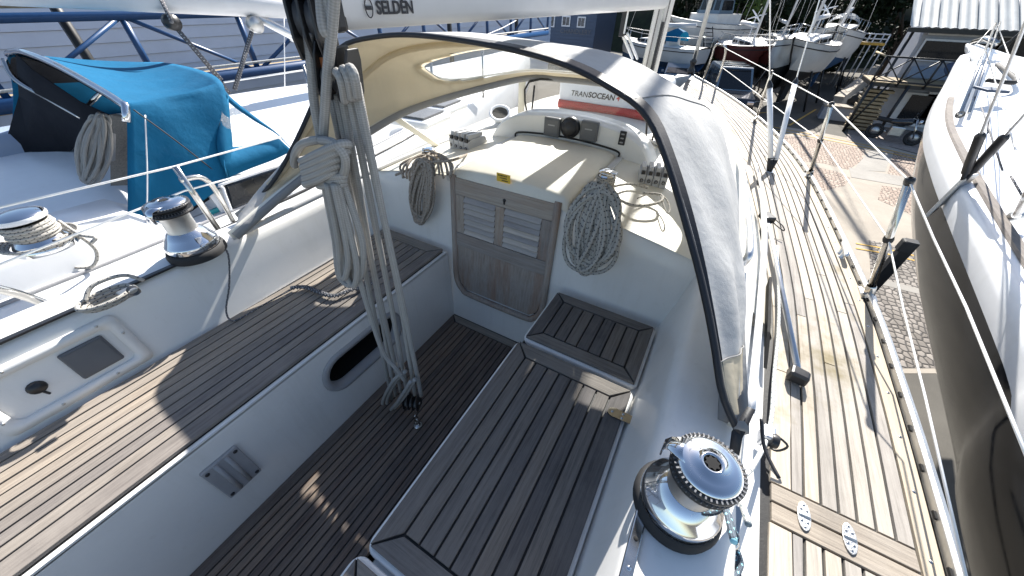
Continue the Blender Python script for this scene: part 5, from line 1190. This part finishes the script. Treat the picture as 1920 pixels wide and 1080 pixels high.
# ================================================================== boats ashore in the background
def far_boat(name, label, u, v, Y_, head, L_, beam, fb, lift, hull, bottom, cabin=1.0, mast=True, wheel=False, boot=.42, hood=None, extra=None):
    """u,v = where the middle of its sheer line shows, Y_ = its distance; lift = keel stub height off the ground."""
    c = PY(u, v, Y_); base = V((c.x, c.y, GZ)); t = thing(name, tuple(base), label, 'boat'); zd = c.z; rt_ = rotz(head)
    def W(x, y, z): return base + rt_ @ V((x, y, 0)) + V((0, 0, z - GZ))
    st = [(-.5, .72, .0), (-.35, .9, -.02), (-.1, 1.0, -.02), (.15, .93, .02), (.33, .66, .09), (.44, .32, .15), (.5, .03, .2)]
    def sec(ty, w_, dz): 
        hb = beam / 2 * w_; zz = zd + dz * fb * 1.2; k_ = 1 - max(0, ty) * .5
        return [(hb, zz), (hb * .98, zz - fb * .45), (hb * .84 * k_, zz - fb * .8), (hb * .45 * k_, zd - fb * 1.1), (.02, zd - fb * 1.25)]
    top, low = MB(), MB(); R1, R2 = [], []
    for ty, w_, dz in st:
        s_ = sec(ty, w_, dz); y_ = ty * L_; R1.append([W(-x, y_, z) for x, z in reversed(s_[:3])][::-1][::-1] and [W(x, y_ - (.12 * L_ * (ty > .45) * i), z) for i, (x, z) in enumerate(s_[:3])]); R2.append([W(x, y_ - .12 * L_ * (ty > .45) * (i + 2), z) for i, (x, z) in enumerate(s_[2:])])
    for sg in (1, -1):
        f = lambda p: p if sg == 1 else (lambda l: base + rt_ @ V((-l.x, l.y, l.z)))(rt_.transposed() @ (p - base))
        top.grid([[f(p) for p in r] for r in R1]); low.grid([[f(p) for p in r] for r in R2])
    top.add([W(x, -.5 * L_, z) for x, z in ((beam * .36, zd), (beam * .353, zd - fb * .45), (beam * .30, zd - fb * .8), (-beam * .30, zd - fb * .8), (-beam * .353, zd - fb * .45), (-beam * .36, zd))], [(0, 1, 2, 3, 4, 5)])
    top.build('hull', hull, t); low.build('underwater_hull', bottom, t)
    q = MB(); q.grid([[W(beam / 2 * w_ * s_, ty * L_, zd + dz * fb * 1.2 + .03 + .07 * (1 - s_ * s_)) for s_ in (-1, -.5, 0, .5, 1)] for ty, w_, dz in st]); q.build('deck', 'far_white', t)
    for s_ in (1, -1):
        q = MB(); q.tube([W(s_ * beam / 2 * w_ * 1.0, ty * L_, zd + dz * fb * 1.2 - fb * .16) for ty, w_, dz in st], .025, 5); q.build('rubbing_strake', 'antifoul_black', t)
    if cabin:
        q = MB(); h_ = .42 * cabin; rows = []
        for ty, w_, hh in ((-.16, .62, 1), (.0, .64, 1), (.2, .52, .8), (.32, .3, .15)): rows.append([W(beam / 2 * w_, ty * L_, zd), W(beam / 2 * w_ * .9, ty * L_, zd + h_ * hh), W(-beam / 2 * w_ * .9, ty * L_, zd + h_ * hh), W(-beam / 2 * w_, ty * L_, zd)])
        q.grid(rows, False); q.add(rows[0], [(0, 1, 2, 3)]); cb = q.build('cabin', 'far_white', t, bevel=.05)
        for s_ in (1, -1):
            for y0 in (-.12, .02, .14):
                q = MB(); q.slab([W(s_ * beam / 2 * (.625 - max(0, y0) * .4), y0 * L_, zd + h_ * .35), W(s_ * beam / 2 * (.60 - max(0, y0) * .5), (y0 + .10) * L_, zd + h_ * .35), W(s_ * beam / 2 * (.575 - max(0, y0) * .5), (y0 + .10) * L_, zd + h_ * .68), W(s_ * beam / 2 * (.60 - max(0, y0) * .4), y0 * L_, zd + h_ * .7)], rt_ @ V((-s_ * .03 + s_ * .05, 0, 0))); q.build('window', 'window_dark', cb)
        for s_ in (1, -1):
            q = MB(); q.tube([W(s_ * beam / 2 * w_ * .95, ty * L_, zd + dz * fb * 1.2 + .6) for ty, w_, dz in st], .018, 5); q.build('guard_rail', 'stainless', t)
            for ty, w_, dz in st: q = MB(); q.tube([W(s_ * beam / 2 * w_ * .95, ty * L_, zd + dz * fb * 1.2), W(s_ * beam / 2 * w_ * .95, ty * L_, zd + dz * fb * 1.2 + .6)], .016, 5); q.build('rail_post', 'stainless', t)
    if hood: q = MB(); q.grid([[W(beam * .3 * math.cos(a), -.17 * L_ + dy, zd + .3 + (.75 - abs(dy) * .4) * math.sin(a)) for a in [math.pi * i / 10 for i in range(11)]] for dy in (-.5, .1, .8)]); q.build('sprayhood', hood, t)
    if wheel:
        q = MB(); rows = []
        for z_, k_ in ((0, 1.0), (.55, .98), (.62, 1.0)): rows.append([W(beam * .36 * k_ * sx, (-.02 + sy * .17 * k_) * L_, zd + z_ * 1.0) for sx, sy in ((-1, -1), (1, -1), (1, .8), (.6, 1.1), (-.6, 1.1), (-1, .8))])
        q.grid(rows, False, True); q.add(rows[-1], [(0, 1, 2, 3, 4, 5)]); wh = q.build('deckhouse', 'far_white', t)
        q = MB(); rows = [[W(beam * .29 * k_ * sx, (-.0 + sy * .10 * k_) * L_, zd + z_) for sx, sy in ((-1, -1), (1, -1), (1, .8), (.6, 1.1), (-.6, 1.1), (-1, .8))] for z_, k_ in ((.60, 1.0), (1.5, .88))]
        q.grid(rows, False, True); q.build('wheelhouse', 'car_blue', t)
        q = MB(); rf = [[W(beam * .29 * k_ * sx, (.0 + sy * .115 * k_) * L_, zd + z_) for sx, sy in ((-1, -1), (1, -1), (1, .8), (.6, 1.15), (-.6, 1.15), (-1, .8))] for z_, k_ in ((1.48, .98), (1.6, .94))]
        q.grid(rf, False, True); q.add(rf[1], [(0, 1, 2, 3, 4, 5)]); q.build('roof', 'far_white', t)
        A_, B_2 = rows
        for i in range(6):
            j = (i + 1) % 6; n2 = 2 if i in (0, 1, 3) else 1
            for s_ in range(n2):
                f0, f1 = (s_ + .12) / n2, (s_ + .88) / n2; lo0, lo1 = lerp(A_[i], A_[j], f0), lerp(A_[i], A_[j], f1); up0, up1 = lerp(B_2[i], B_2[j], f0), lerp(B_2[i], B_2[j], f1)
                o_ = ((lo0 + lo1) / 2 - W(0, 0, zd + .6)); o_.z = 0; o_ = o_.normalized() * .03
                q = MB(); q.slab([lerp(lo0, up0, .25) + o_, lerp(lo1, up1, .25) + o_, lerp(lo1, up1, .88) + o_, lerp(lo0, up0, .88) + o_], -o_ * .8); q.build('window', 'window_dark', wh)
        q = MB(); q.lathe([(.35, 0), (.36, .1), (.3, .16), (0, .2)], W(0, 0, zd + 1.75), seg=16); q.tube([W(0, .3, zd + 1.6), W(0, .3, zd + 2.4)], .06, 6); q.build('radar', 'far_white', t)
    if mast:
        q = MB(); q.tube([W(0, .08 * L_, zd + .2), W(0, .06 * L_, zd + 11)], .075, 8); m_ = q.build('mast', 'painted_spar', t)
        for a in ((.46, 0), (-.5, 0), (.05, beam * .45), (.05, -beam * .45)): q = MB(); q.tube([W(a[1], a[0] * L_, zd + .1), W(0, .06 * L_, zd + 10.5)], .012, 4); q.build('stay', 'wire', m_)
        q = MB(); q.tube([W(0, .06 * L_, zd + 1.1), W(0, -.34 * L_, zd + 1.2)], .11, 8); q.build('stowed_boom', 'painted_spar', m_)
    for ty in (-.28, .18):
        for s_ in (1, -1): q = MB(); q.tube([W(s_ * beam * .55, ty * L_, GZ), W(s_ * beam * .36, ty * L_, zd - fb * .72)], .05, 6); q.build('prop', 'black_steel', t)
    q = MB(); q.prism([W(x, y_, zd - fb * 1.15) for x, y_ in ((-.1, -.14 * L_), (.1, -.14 * L_), (.1, .14 * L_), (-.1, .14 * L_))], [W(x, y_, GZ + .15) for x, y_ in ((-.08, -.11 * L_), (.08, -.11 * L_), (.08, .09 * L_), (-.08, .09 * L_))]); q.build('keel', bottom, t)
    return t
far_boat('motor_cruiser', 'white motor cruiser with wheelhouse and radar on its roof, ashore', 1332, 44, 37, R(150), 9.5, 3.4, 1.75, .8, 'far_white', 'antifoul_black', cabin=0, mast=False, wheel=True)
far_boat('sailing_boat', 'small white sailing boat with blue sprayhood left of the motor cruiser', 1238, 84, 31, R(70), 6.5, 2.4, 1.0, .8, 'far_white', 'antifoul_blue', hood='blue_canvas', mast=True)
far_boat('sailing_boat', 'sailing boat with red hull ashore behind the dark van', 1402, 86, 33, R(205), 6.5, 2.4, 1.2, .7, 'antifoul_red', 'antifoul_black')
far_boat('sailing_boat', 'white sailing boat half hidden right of the red hull', 1460, 76, 39, R(190), 7, 2.5, 1.1, .8, 'far_white', 'antifoul_black')
far_boat('sailing_boat', 'largest white sailing boat ashore, on props beside the low wall', 1512, 82, 28.5, R(165), 7.0, 2.9, 1.5, .8, 'far_white', 'antifoul_black')
far_boat('sailing_boat', 'white sailing boat with blue underside next to the scaffold platform', 1572, 60, 36, R(170), 8, 3.0, 1.7, .9, 'far_white', 'antifoul_blue', hood='vinyl_scuffed')
def wind_gen(u, v, Y_, label):
    c = PY(u, v, Y_); t = thing('wind_generator', (c.x, c.y, GZ), label, 'wind turbine', 'wind generators'); q = MB(); q.tube([V((c.x, c.y, GZ)), c], .035, 6); q.build('pole', 'painted_spar', t)
    for k_ in range(6):
        a = k_ * math.pi / 3 + .3; q = MB(); d = V((math.cos(a), -.1, math.sin(a))); q.slab([c + d * .08 + V((0, 0, .0)), c + d * .55, c + d * .55 + V((.03, 0, .05)), c + d * .08 + V((.05, 0, .09))], (0, .02, 0)); q.build('blade', 'white_plastic', t)
    q = MB(); q.lathe([(0, -.15), (.08, -.12), (.09, 0), (.05, .2)], c, (0, 1, 0), 10); q.build('hub', 'white_plastic', t)
wind_gen(1418, 32, 35, 'wind generator on a pole above the red-hulled boat'); wind_gen(1548, 18, 34, 'wind generator on a pole above the largest white boat')
# ladder against the cruiser
LD = thing('ladder', tuple(PZ(1332, 120, GZ)), 'dark ladder leaning against the motor cruiser', 'ladder')
for u in (1318, 1336): q = MB(); q.tube([PY(u, 50, 34.0), PY(u + 2, 104, 33.6)], .035, 5); q.build('rail', 'black_steel', LD)
for k_ in range(7): q = MB(); q.tube([PY(1318, 54 + k_ * 7, 33.9), PY(1337, 54 + k_ * 7, 33.9)], .025, 5); q.build('rung', 'black_steel', LD)

# ================================================================== parked vehicles
def car(name, label, pos, head, L_, W_, H_, paint, van=False, rack=False):
    base = V(pos); t = thing(name, tuple(base), label, 'van' if van else 'car'); rt_ = rotz(head)
    def P(x, y, z): return base + rt_ @ V((x, y, 0)) + V((0, 0, z))
    hl = L_ / 2
    side = [(-hl, .45), (-hl, .95), (-hl + .1, 1.0)] + ([(hl - 1.15, 1.05), (hl - .15, .85), (hl, .6), (hl, .35)] if True else [])
    q = MB(); rows = [[P(sx * W_ / 2 * k_, y_, z_) for y_, z_ in side] for sx, k_ in ((-1, .94), (-1, 1.0), (1, 1.0), (1, .94))]
    q.grid(rows, False); q.add(rows[0], [tuple(range(len(side)))]); q.add(rows[-1], [tuple(range(len(side)))]); q.add([rows[0][0], rows[-1][0], rows[-1][-1], rows[0][-1]], [(0, 1, 2, 3)]); q.build('body', paint, t, bevel=.07)
    cab = [(-hl + .08, 1.0), (-hl + (.12 if van else .55), H_ - .06), (-hl + (.3 if van else .9), H_), (hl - (1.95 if van else 2.1), H_), (hl - 1.12, 1.04)]
    q = MB(); rows = [[P(sx * W_ / 2 * (.93 - .10 * (z_ - 1.0) / (H_ - 1)), y_, z_) for y_, z_ in cab] for sx in (-1, 1)]
    q.grid(rows, False); q.add(rows[0], [tuple(range(5))]); q.add(rows[1], [tuple(range(5))]); cb = q.build('cabin', 'car_blue' if van else paint, t, bevel=.06)  # black van's cabin coloured blue, the sky's reflection put into its paint
    def glass(pts): q = MB(); n2 = (pts[1] - pts[0]).cross(pts[-1] - pts[0]).normalized(); ct = sum(pts, V((0, 0, 0))) / len(pts); n2 = n2 if n2.dot(ct - P(0, 0, 1.0)) > 0 else -n2; q.slab([p + n2 * .012 for p in pts], -n2 * .03); return q.build('window', 'window_dark', cb)
    f = lambda sx, y_, z_: P(sx * W_ / 2 * (.93 - .10 * (z_ - 1.0) / (H_ - 1)), y_, z_)
    glass([f(-.9, hl - 1.16, 1.08), f(.9, hl - 1.16, 1.08), f(.86, hl - (1.90 if van else 2.02), H_ - .07), f(-.86, hl - (1.90 if van else 2.02), H_ - .07)])
    glass([f(-.85, -hl + .09, 1.1), f(.85, -hl + .09, 1.1), f(.8, -hl + (.12 if van else .5), H_ - .12), f(-.8, -hl + (.12 if van else .5), H_ - .12)])
    y_ = hl - 1.35
    for a, b in ((y_ - .85, y_), (y_ - 1.75, y_ - .92), (-hl + .45, y_ - 1.85)):
        for sx in (-1, 1): glass([f(sx, a, 1.08), f(sx, b, 1.08), f(sx, b - (.5 if b == y_ else 0), H_ - .12), f(sx, a + (0 if van else .1), H_ - .12)])
    for y0 in (-hl + .8, hl - .85):
        for sx in (-1, 1):
            q = MB(); q.lathe([(.20, -.1), (.30, -.1), (.33, -.06), (.33, .06), (.30, .1), (.20, .1)], P(sx * (W_ / 2 - .06), y0, .33), rt_ @ V((1, 0, 0)), 20); w_ = q.build('wheel', 'black_rubber', t)
            q = MB(); q.lathe([(.0, .105), (.06, .11), (.19, .10), (.2, .09)], P(sx * (W_ / 2 - .06), y0, .33), rt_ @ V((sx, 0, 0)), 16); q.build('rim', 'satin_metal', w_)
    for sx in (-1, 1): q = MB(); q.box(P(sx * W_ * .36, hl - .02, .68), (.34, .12, .16), rt_); q.build('headlight', 'chrome', t, bevel=.03); q = MB(); q.box(P(sx * W_ * .41, -hl + .01, .85), (.14, .06, .3), rt_); q.build('tail_light', 'red_cloth', t); q = MB(); q.box(P(sx * (W_ / 2 + .08), hl - 1.45, 1.12), (.18, .1, .13), rt_); q.build('mirror', paint, t, bevel=.03)
    q = MB(); q.box(P(0, hl, .5), (.8, .05, .12), rt_); q.build('grille', 'black_plastic', t); q = MB(); q.box(P(0, hl + .02, .38), (.5, .03, .11), rt_); q.build('number_plate', 'white_paint', t)
    if rack:
        for y0 in (-1.2, -.3, .5): q = MB(); q.tube([P(-W_ * .4, y0, H_ + .08), P(W_ * .4, y0, H_ + .08)], .025, 6); q.build('roof_bar', 'black_steel', t)
    return t
cpz = PZ(1350, 205, GZ); car('parked_van', 'black van with roof bars parked beyond the bow', cpz + V((0, .6, .02)), R(196), 4.5, 1.95, 2.0, 'car_black', True, True)
cpz = PZ(1272, 176, GZ); car('parked_car', 'grey-blue car half hidden behind the sprayhood and mast', cpz + V((-.6, 1.2, .02)), R(190), 4.2, 1.75, 1.5, 'car_blue')

# ================================================================== right-hand building with balcony
WY = 25.5
RB = thing('workshop_building', (9, WY, GZ), 'grey workshop with corrugated roof, large window and balcony', 'building')
def W2(u, v, y=WY): return PY(u, v, y)
xl = W2(1690, 130).x; ze = W2(1720, 50).z; zfl = W2(1700, 158, 24).z
q = MB(); q.box((xl + 8, WY + 1.3, (GZ + ze) / 2), (16, 2.5, ze - GZ)); q.build('wall', 'wall_render', RB)
# corrugated roof
q = MB(); rows = []; nc = 260
xr0 = W2(1716, 50).x - .3
for s_ in (0, .5, 1): rows.append([V((xr0 + i * .075, WY - .45 + s_ * 3.6, ze + .02 + s_ * 1.75 + .028 * math.cos(i * math.pi / 2))) for i in range(nc)])
q.grid(rows, True); q.build('corrugated_roof', 'roof_sheet', RB)
for i in range(16): q = MB(); x_ = xr0 + .3 + i * .62; q.tube([V((x_, WY - .44, ze + .06)), V((x_, WY + 3.1, ze + 1.80))], .018, 4); q.build('roof_seam', 'mid_grey_plastic', RB)
q = MB(); q.box((xr0 + 8, WY - .42, ze - .10), (16, .10, .16)); q.build('gutter', 'black_steel', RB)
def rect(name, u0, v0, u1, v1, y, th, mat, parent):
    a, b = W2(u0, v0, y), W2(u1, v1, y); q = MB(); q.box(((a.x + b.x) / 2, y, (a.z + b.z) / 2), (abs(b.x - a.x), th, abs(a.z - b.z))); return q.build(name, mat, parent)
def window(u0, v0, u1, v1, y=WY - .04, nx=1):
    o = rect('window', u0, v0, u1, v1, y, .10, 'white_frame', RB); a, b = W2(u0, v0, y), W2(u1, v1, y); w_ = abs(b.x - a.x); h_ = abs(a.z - b.z)
    for k_ in range(nx): q = MB(); pw_ = w_ / nx; q.box((min(a.x, b.x) + pw_ * (k_ + .5), y - .055, (a.z + b.z) / 2), (pw_ - .12, .03, h_ - .14)); q.build('pane', 'window_dark', o)
    return o
window(1736, 72, 1850, 122); window(1744, 58, 1845, 70, nx=2); window(1880, 66, 1960, 120)
rect('panel', 1712, 124, 1840, 156, WY - .06, .06, 'blue_panel', RB); rect('panel', 1850, 124, 1990, 158, WY - .05, .06, 'blue_panel', RB)
q = MB(); q.tube([W2(1712, 60, WY - .1), V((W2(1712, 60, WY - .1).x, WY - .1, GZ))], .06, 8); q.build('downpipe', 'black_steel', RB)
dd = W2(1708, 172, WY - .05); 
for u0, u1 in ((1700, 1738), (1744, 1785)):
    o = rect('door', u0, 172, u1, 240, WY - .05, .1, 'white_frame', RB); a, b = W2(u0, 172), W2(u1, 240); q = MB(); q.box(((a.x + b.x) / 2, WY - .11, (a.z + b.z) / 2 + .1), (abs(b.x - a.x) * .7, .03, abs(a.z - b.z) * .75)); q.build('pane', 'window_dark', o)
# balcony
BC = thing('balcony', (W2(1640, 160, 23.5).x, 23.5, GZ), 'black steel balcony with crossed railings on the workshop', 'balcony')
by = 23.4; bxl, bxr = W2(1636, 150, by).x, W2(1850, 165, by).x; bz = W2(1640, 154, by).z; bt = W2(1640, 104, by).z
def bar2(a, b, w_, nm, mt_='black_steel'): q = MB(); q.tube([V(a), V(b)], w_, 4); return q.build(nm, mt_, BC)
q = MB(); q.box(((bxl + bxr) / 2, (by + WY) / 2, bz - .08), (bxr - bxl, WY - by - .1, .14)); q.build('floor_frame', 'black_steel', BC)
for k_ in range(12): q = MB(); q.box(((bxl + bxr) / 2, by + .1 + k_ * .17, bz + .01), (bxr - bxl, .14, .035)); q.build('floor_board', 'timber', BC)
bar2((bxl, by, bt), (bxr, by, bt), .045, 'top_rail'); bar2((bxl, by, bz + .08), (bxr, by, bz + .08), .04, 'bottom_rail'); bar2((bxl, by, bt), (bxl, WY, bt), .04, 'top_rail', 'timber')
nb = 4
for k_ in range(nb + 1): x_ = lerp(bxl, bxr, k_ / nb); bar2((x_, by, bz - .1), (x_, by, bt), .045, 'post')
for k_ in range(nb):
    x0, x1 = lerp(bxl, bxr, k_ / nb), lerp(bxl, bxr, (k_ + 1) / nb); bar2((x0, by, bz + .08), (x1, by, bt), .028, 'brace'); bar2((x0, by + .03, bt), (x1, by + .03, bz + .08), .028, 'brace')
for x_ in (bxl + .05, lerp(bxl, bxr, .36), bxr): bar2((x_, by, GZ), (x_, by, bz), .07, 'column')
bar2((bxl + .1, by + .05, GZ + .2), (lerp(bxl, bxr, .18), by + .05, bz), .05, 'brace')
# timber rack under the balcony
TS = thing('timber_stack', (lerp(bxl, bxr, .18), 24.2, GZ), 'stack of pale timber planks under the balcony', 'timber')
for k_ in range(11): q = MB(); q.box((lerp(bxl, bxr, .17) + random.uniform(-.08, .08), 24.1, GZ + .12 + k_ * (bz - GZ - .35) / 11), (lerp(bxl, bxr, .36) - bxl - .35 + random.uniform(-.1, .1), .5, .10)); q.build('plank', 'timber', TS, bevel=.01)
PR = thing('satellite_dish', tuple(W2(1800, 128, 24.4)), 'dark round parasol or dish folded on the balcony', 'dish'); q = MB(); q.lathe([(0, .1), (.25, .06), (.42, -.06), (.44, -.1)], W2(1797, 130, 24.2), (.2, -.6, .8), 18); q.build('dish', 'navy_board', PR, solid=.02); q = MB(); q.tube([W2(1797, 132, 24.25), V((W2(1797, 132, 24.2).x, 24.2, bz))], .03, 6); q.build('stem', 'black_steel', PR)
PR['label'] = 'dark dish on a stem standing on the balcony'
# motorcycle
MC = thing('motorcycle', (PY(1694, 225, 22.6).x, 22.6, GZ), 'dark motorcycle parked before the workshop door', 'motorcycle'); mc = V((PY(1694, 225, 22.6).x, 22.6, GZ)); md = V((.9, -.35, 0)).normalized(); ms = V((-md.y, md.x, 0))
for s_ in (-.68, .68):
    q = MB(); c_ = mc + md * s_ + V((0, 0, .31)); q.tube([c_ + (md * math.cos(a) + V((0, 0, 1)) * math.sin(a)) * .26 for a in [2 * math.pi * i / 20 for i in range(20)]], .055, 8, True); w_ = q.build('wheel', 'black_rubber', MC); q = MB(); q.lathe([(.0, -.02), (.2, -.01), (.2, .01), (0, .02)], c_, ms, 14); q.build('rim', 'satin_metal', w_)
q = MB(); q.tube(cr([mc + md * -.35 + V((0, 0, .78)), mc + V((0, 0, .82)), mc + md * .35 + V((0, 0, .90))], 5), [.08, .1, .11, .12, .14, .15, .16, .16, .16, .14, .1], 10); q.build('tank', 'car_black', MC)
q = MB(); q.tube(cr([mc + md * -.85 + V((0, 0, .82)), mc + md * -.5 + V((0, 0, .80)), mc + md * -.15 + V((0, 0, .80))], 5), .09, 8); q.build('seat', 'black_rubber', MC)
q = MB(); q.box(mc + V((0, 0, .45)), (.5, .3, .42)); q.build('engine', 'satin_metal', MC, bevel=.06)
for s_ in (-.09, .09): q = MB(); q.tube([mc + md * .68 + ms * s_ + V((0, 0, .31)), mc + md * .42 + ms * s_ + V((0, 0, 1.0))], .028, 8); q.build('fork', 'stainless', MC)
q = MB(); q.tube(cr([mc + md * .3 + ms * -.38 + V((0, 0, 1.08)), mc + md * .4 + ms * -.1 + V((0, 0, 1.02)), mc + md * .4 + ms * .1 + V((0, 0, 1.02)), mc + md * .3 + ms * .38 + V((0, 0, 1.08))], 4), .018, 6); q.build('handlebar', 'stainless', MC)
q = MB(); q.lathe([(.0, -.06), (.09, -.03), (.1, .05), (.09, .07), (0, .08)], mc + md * .55 + V((0, 0, .92)), md, 14); q.build('headlamp', 'chrome', MC)
for s_ in (-1, 1): q = MB(); q.tube([mc + md * .3 + ms * .35 * s_ + V((0, 0, 1.08)), mc + md * .32 + ms * .4 * s_ + V((0, 0, 1.22))], .01, 5); q.lathe([(0, -.01), (.06, -.01), (.06, .01), (0, .01)], mc + md * .32 + ms * .4 * s_ + V((0, 0, 1.25)), md, 10); q.build('mirror', 'black_plastic', MC)
q = MB(); q.tube([mc + md * -.9 + ms * .16 + V((0, 0, .4)), mc + ms * .16 + V((0, 0, .3))], .05, 8); q.build('exhaust', 'stainless', MC)
# low ramp wall and planter
RW = thing('ramp_wall', tuple(PZ(1560, 205, GZ)), 'low concrete ramp wall with stone coping near the balcony', 'wall')
wa, wb = PZ(1556, 212, GZ), PZ(1632, 150, GZ); 
d = (wb - wa); n2 = V((-d.y, d.x, 0)).normalized() * .18; h0, h1 = .75, 1.0
q = MB(); q.prism([wa + n2 + V((0, 0, h0)), wb + n2 + V((0, 0, h1)), wb - n2 + V((0, 0, h1)), wa - n2 + V((0, 0, h0))], [wa + n2, wb + n2, wb - n2, wa - n2]); q.build('wall', 'old_concrete', RW)
for k_ in range(9):
    a, b = lerp(wa, wb, k_ / 9), lerp(wa, wb, (k_ + .96) / 9); za, zb = lerp(h0, h1, k_ / 9) + .004, lerp(h0, h1, (k_ + 1) / 9) + .004; m2_ = n2 * 1.3
    q = MB(); q.prism([a + m2_ + V((0, 0, za + .09)), b + m2_ + V((0, 0, zb + .09)), b - m2_ + V((0, 0, zb + .09)), a - m2_ + V((0, 0, za + .09))], [a + m2_ + V((0, 0, za)), b + m2_ + V((0, 0, zb)), b - m2_ + V((0, 0, zb)), a - m2_ + V((0, 0, za))]); q.build('coping_stone', 'concrete', RW, bevel=.015)
PL = thing('planter', tuple(PZ(1568, 222, GZ)), 'grey rectangular planter box at the foot of the ramp wall', 'planter'); pc_ = PZ(1568, 224, GZ)
q = MB(); q.box(pc_ + V((0, 0, .3)), (1.7, .7, .6)); q.build('box', 'wall_render', PL, bevel=.02); q = MB(); q.box(pc_ + V((0, 0, .64)), (1.8, .8, .07)); q.build('rim', 'concrete', PL, bevel=.015)
BG = thing('rubbish_sack', tuple(PZ(1592, 200, GZ)), 'dark sack slumped on the planter beside the ramp wall', 'sack'); q = MB(); c_ = pc_ + V((.55, .6, .9)); rows = []
for i in range(9):
    a = math.pi * i / 8; rows.append([c_ + V((math.sin(a) * .38 * (1 + .2 * math.sin(3 * b + i)) * math.cos(b), math.sin(a) * .36 * math.sin(b), .4 * math.cos(a))) for b in [2 * math.pi * j / 12 for j in range(12)]])
q.grid(rows, True, True); q.build('bag', 'black_rubber', BG)
# scaffold platform
SP = thing('scaffold_platform', tuple(PY(1635, 110, 37)), 'scaffold platform with guard rails beyond the boats', 'platform'); sy_ = 37.0
a, b = PY(1608, 80, sy_), PY(1660, 82, sy_); tp_ = PY(1608, 62, sy_).z
for x_ in (a.x, (a.x + b.x) / 2, b.x):
    for dy in (0, 1.6): q = MB(); q.tube([V((x_, sy_ + dy, GZ)), V((x_, sy_ + dy, tp_))], .04, 6); q.build('standard', 'painted_spar', SP)
for z_ in (tp_, (tp_ + a.z) / 2): q = MB(); q.tube([V((a.x, sy_, z_)), V((b.x, sy_, z_))], .035, 6); q.build('guard_rail', 'painted_spar', SP)
for k_ in range(5): q = MB(); q.box(((a.x + b.x) / 2, sy_ + .16 + k_ * .32, a.z), (b.x - a.x, .28, .05)); q.build('board', 'timber', SP)
q = MB(); q.box(((a.x + b.x) / 2, sy_ - .03, a.z - .02), (b.x - a.x, .04, .14)); q.build('toe_board', 'yellow_paint', SP)

# ================================================================== wooded bank behind everything
q = MB(); rows = []
for j, (y_, z_) in enumerate(((47, GZ), (50, -1.0), (54, 2.5), (62, 7), (75, 12), (95, 15))): rows.append([V((-60 + 140 * i / 30, y_ + 2 * math.sin(i * .9), z_ + .6 * math.sin(i * 1.7 + j))) for i in range(31)])
q.grid(rows); struct(q.build('wooded_bank', 'leaf'))
def tree(x, y, h, rad, label, mat, nleaf, seed, size=.22):
    rnd = random.Random(seed); t = thing('tree', (x, y, GZ), label, 'tree', 'trees on the bank'); b = V((x, y, GZ)); q = MB()
    q.tube([b, b + V((.1, 0, h * .4)), b + V((-.1, .2, h * .9))], [.22, .16, .04], 8)
    cl_ = []
    for k_ in range(11):
        a = rnd.uniform(0, 6.28); e = b + V((math.cos(a) * rad * rnd.uniform(.3, .9), math.sin(a) * rad * rnd.uniform(.3, .9), h * rnd.uniform(.12, .95))); cl_.append(e); q.tube([b + V((0, 0, h * .35 * rnd.uniform(.2, 1))), lerp(b + V((0, 0, h * .45)), e, .6), e], [.09, .06, .02], 5)
    q.build('trunk', 'bark', t); m_ = MB()
    for i in range(nleaf):
        c_ = rnd.choice(cl_); r_ = rad * .5; d = V((rnd.gauss(0, 1), rnd.gauss(0, 1), rnd.gauss(0, 1))).normalized() * r_ * rnd.random() ** .5; p = c_ + d
        if p.z < GZ + .1: continue
        u_ = V((rnd.gauss(0, 1), rnd.gauss(0, 1), rnd.gauss(0, 1))).normalized(); v_ = u_.orthogonal().normalized(); s_ = size * rnd.uniform(.6, 1.4); m_.add([p - u_ * s_, p + v_ * s_ * .5, p + u_ * s_, p - v_ * s_ * .5], [(0, 1, 2, 3)])
    m_.build('crown', mat, t)
tl = [(-4.5, 43, 7), (1.5, 45, 7.5), (6.0, 44, 7), (11, 45, 8), (16, 44, 7.5), (21.5, 45, 8), (27, 44, 8), (33, 46, 8)]
wh_ = ['behind the boarded building end', 'behind the motor cruiser', 'behind the red-hulled boat', 'behind the largest white boat', 'behind the scaffold platform', 'left of the workshop roof', 'behind the workshop', 'far right behind the workshop roof']
for i, (x_, y_, h_) in enumerate(tl): tree(x_, y_, h_, 3.6, 'dark leafy tree ' + wh_[i], 'leaf', 5200, 50 + i)
tree(-1.2, 40.5, 5.4, 1.7, 'small sunlit green tree behind the mast', 'leaf_light', 2600, 90, .14)
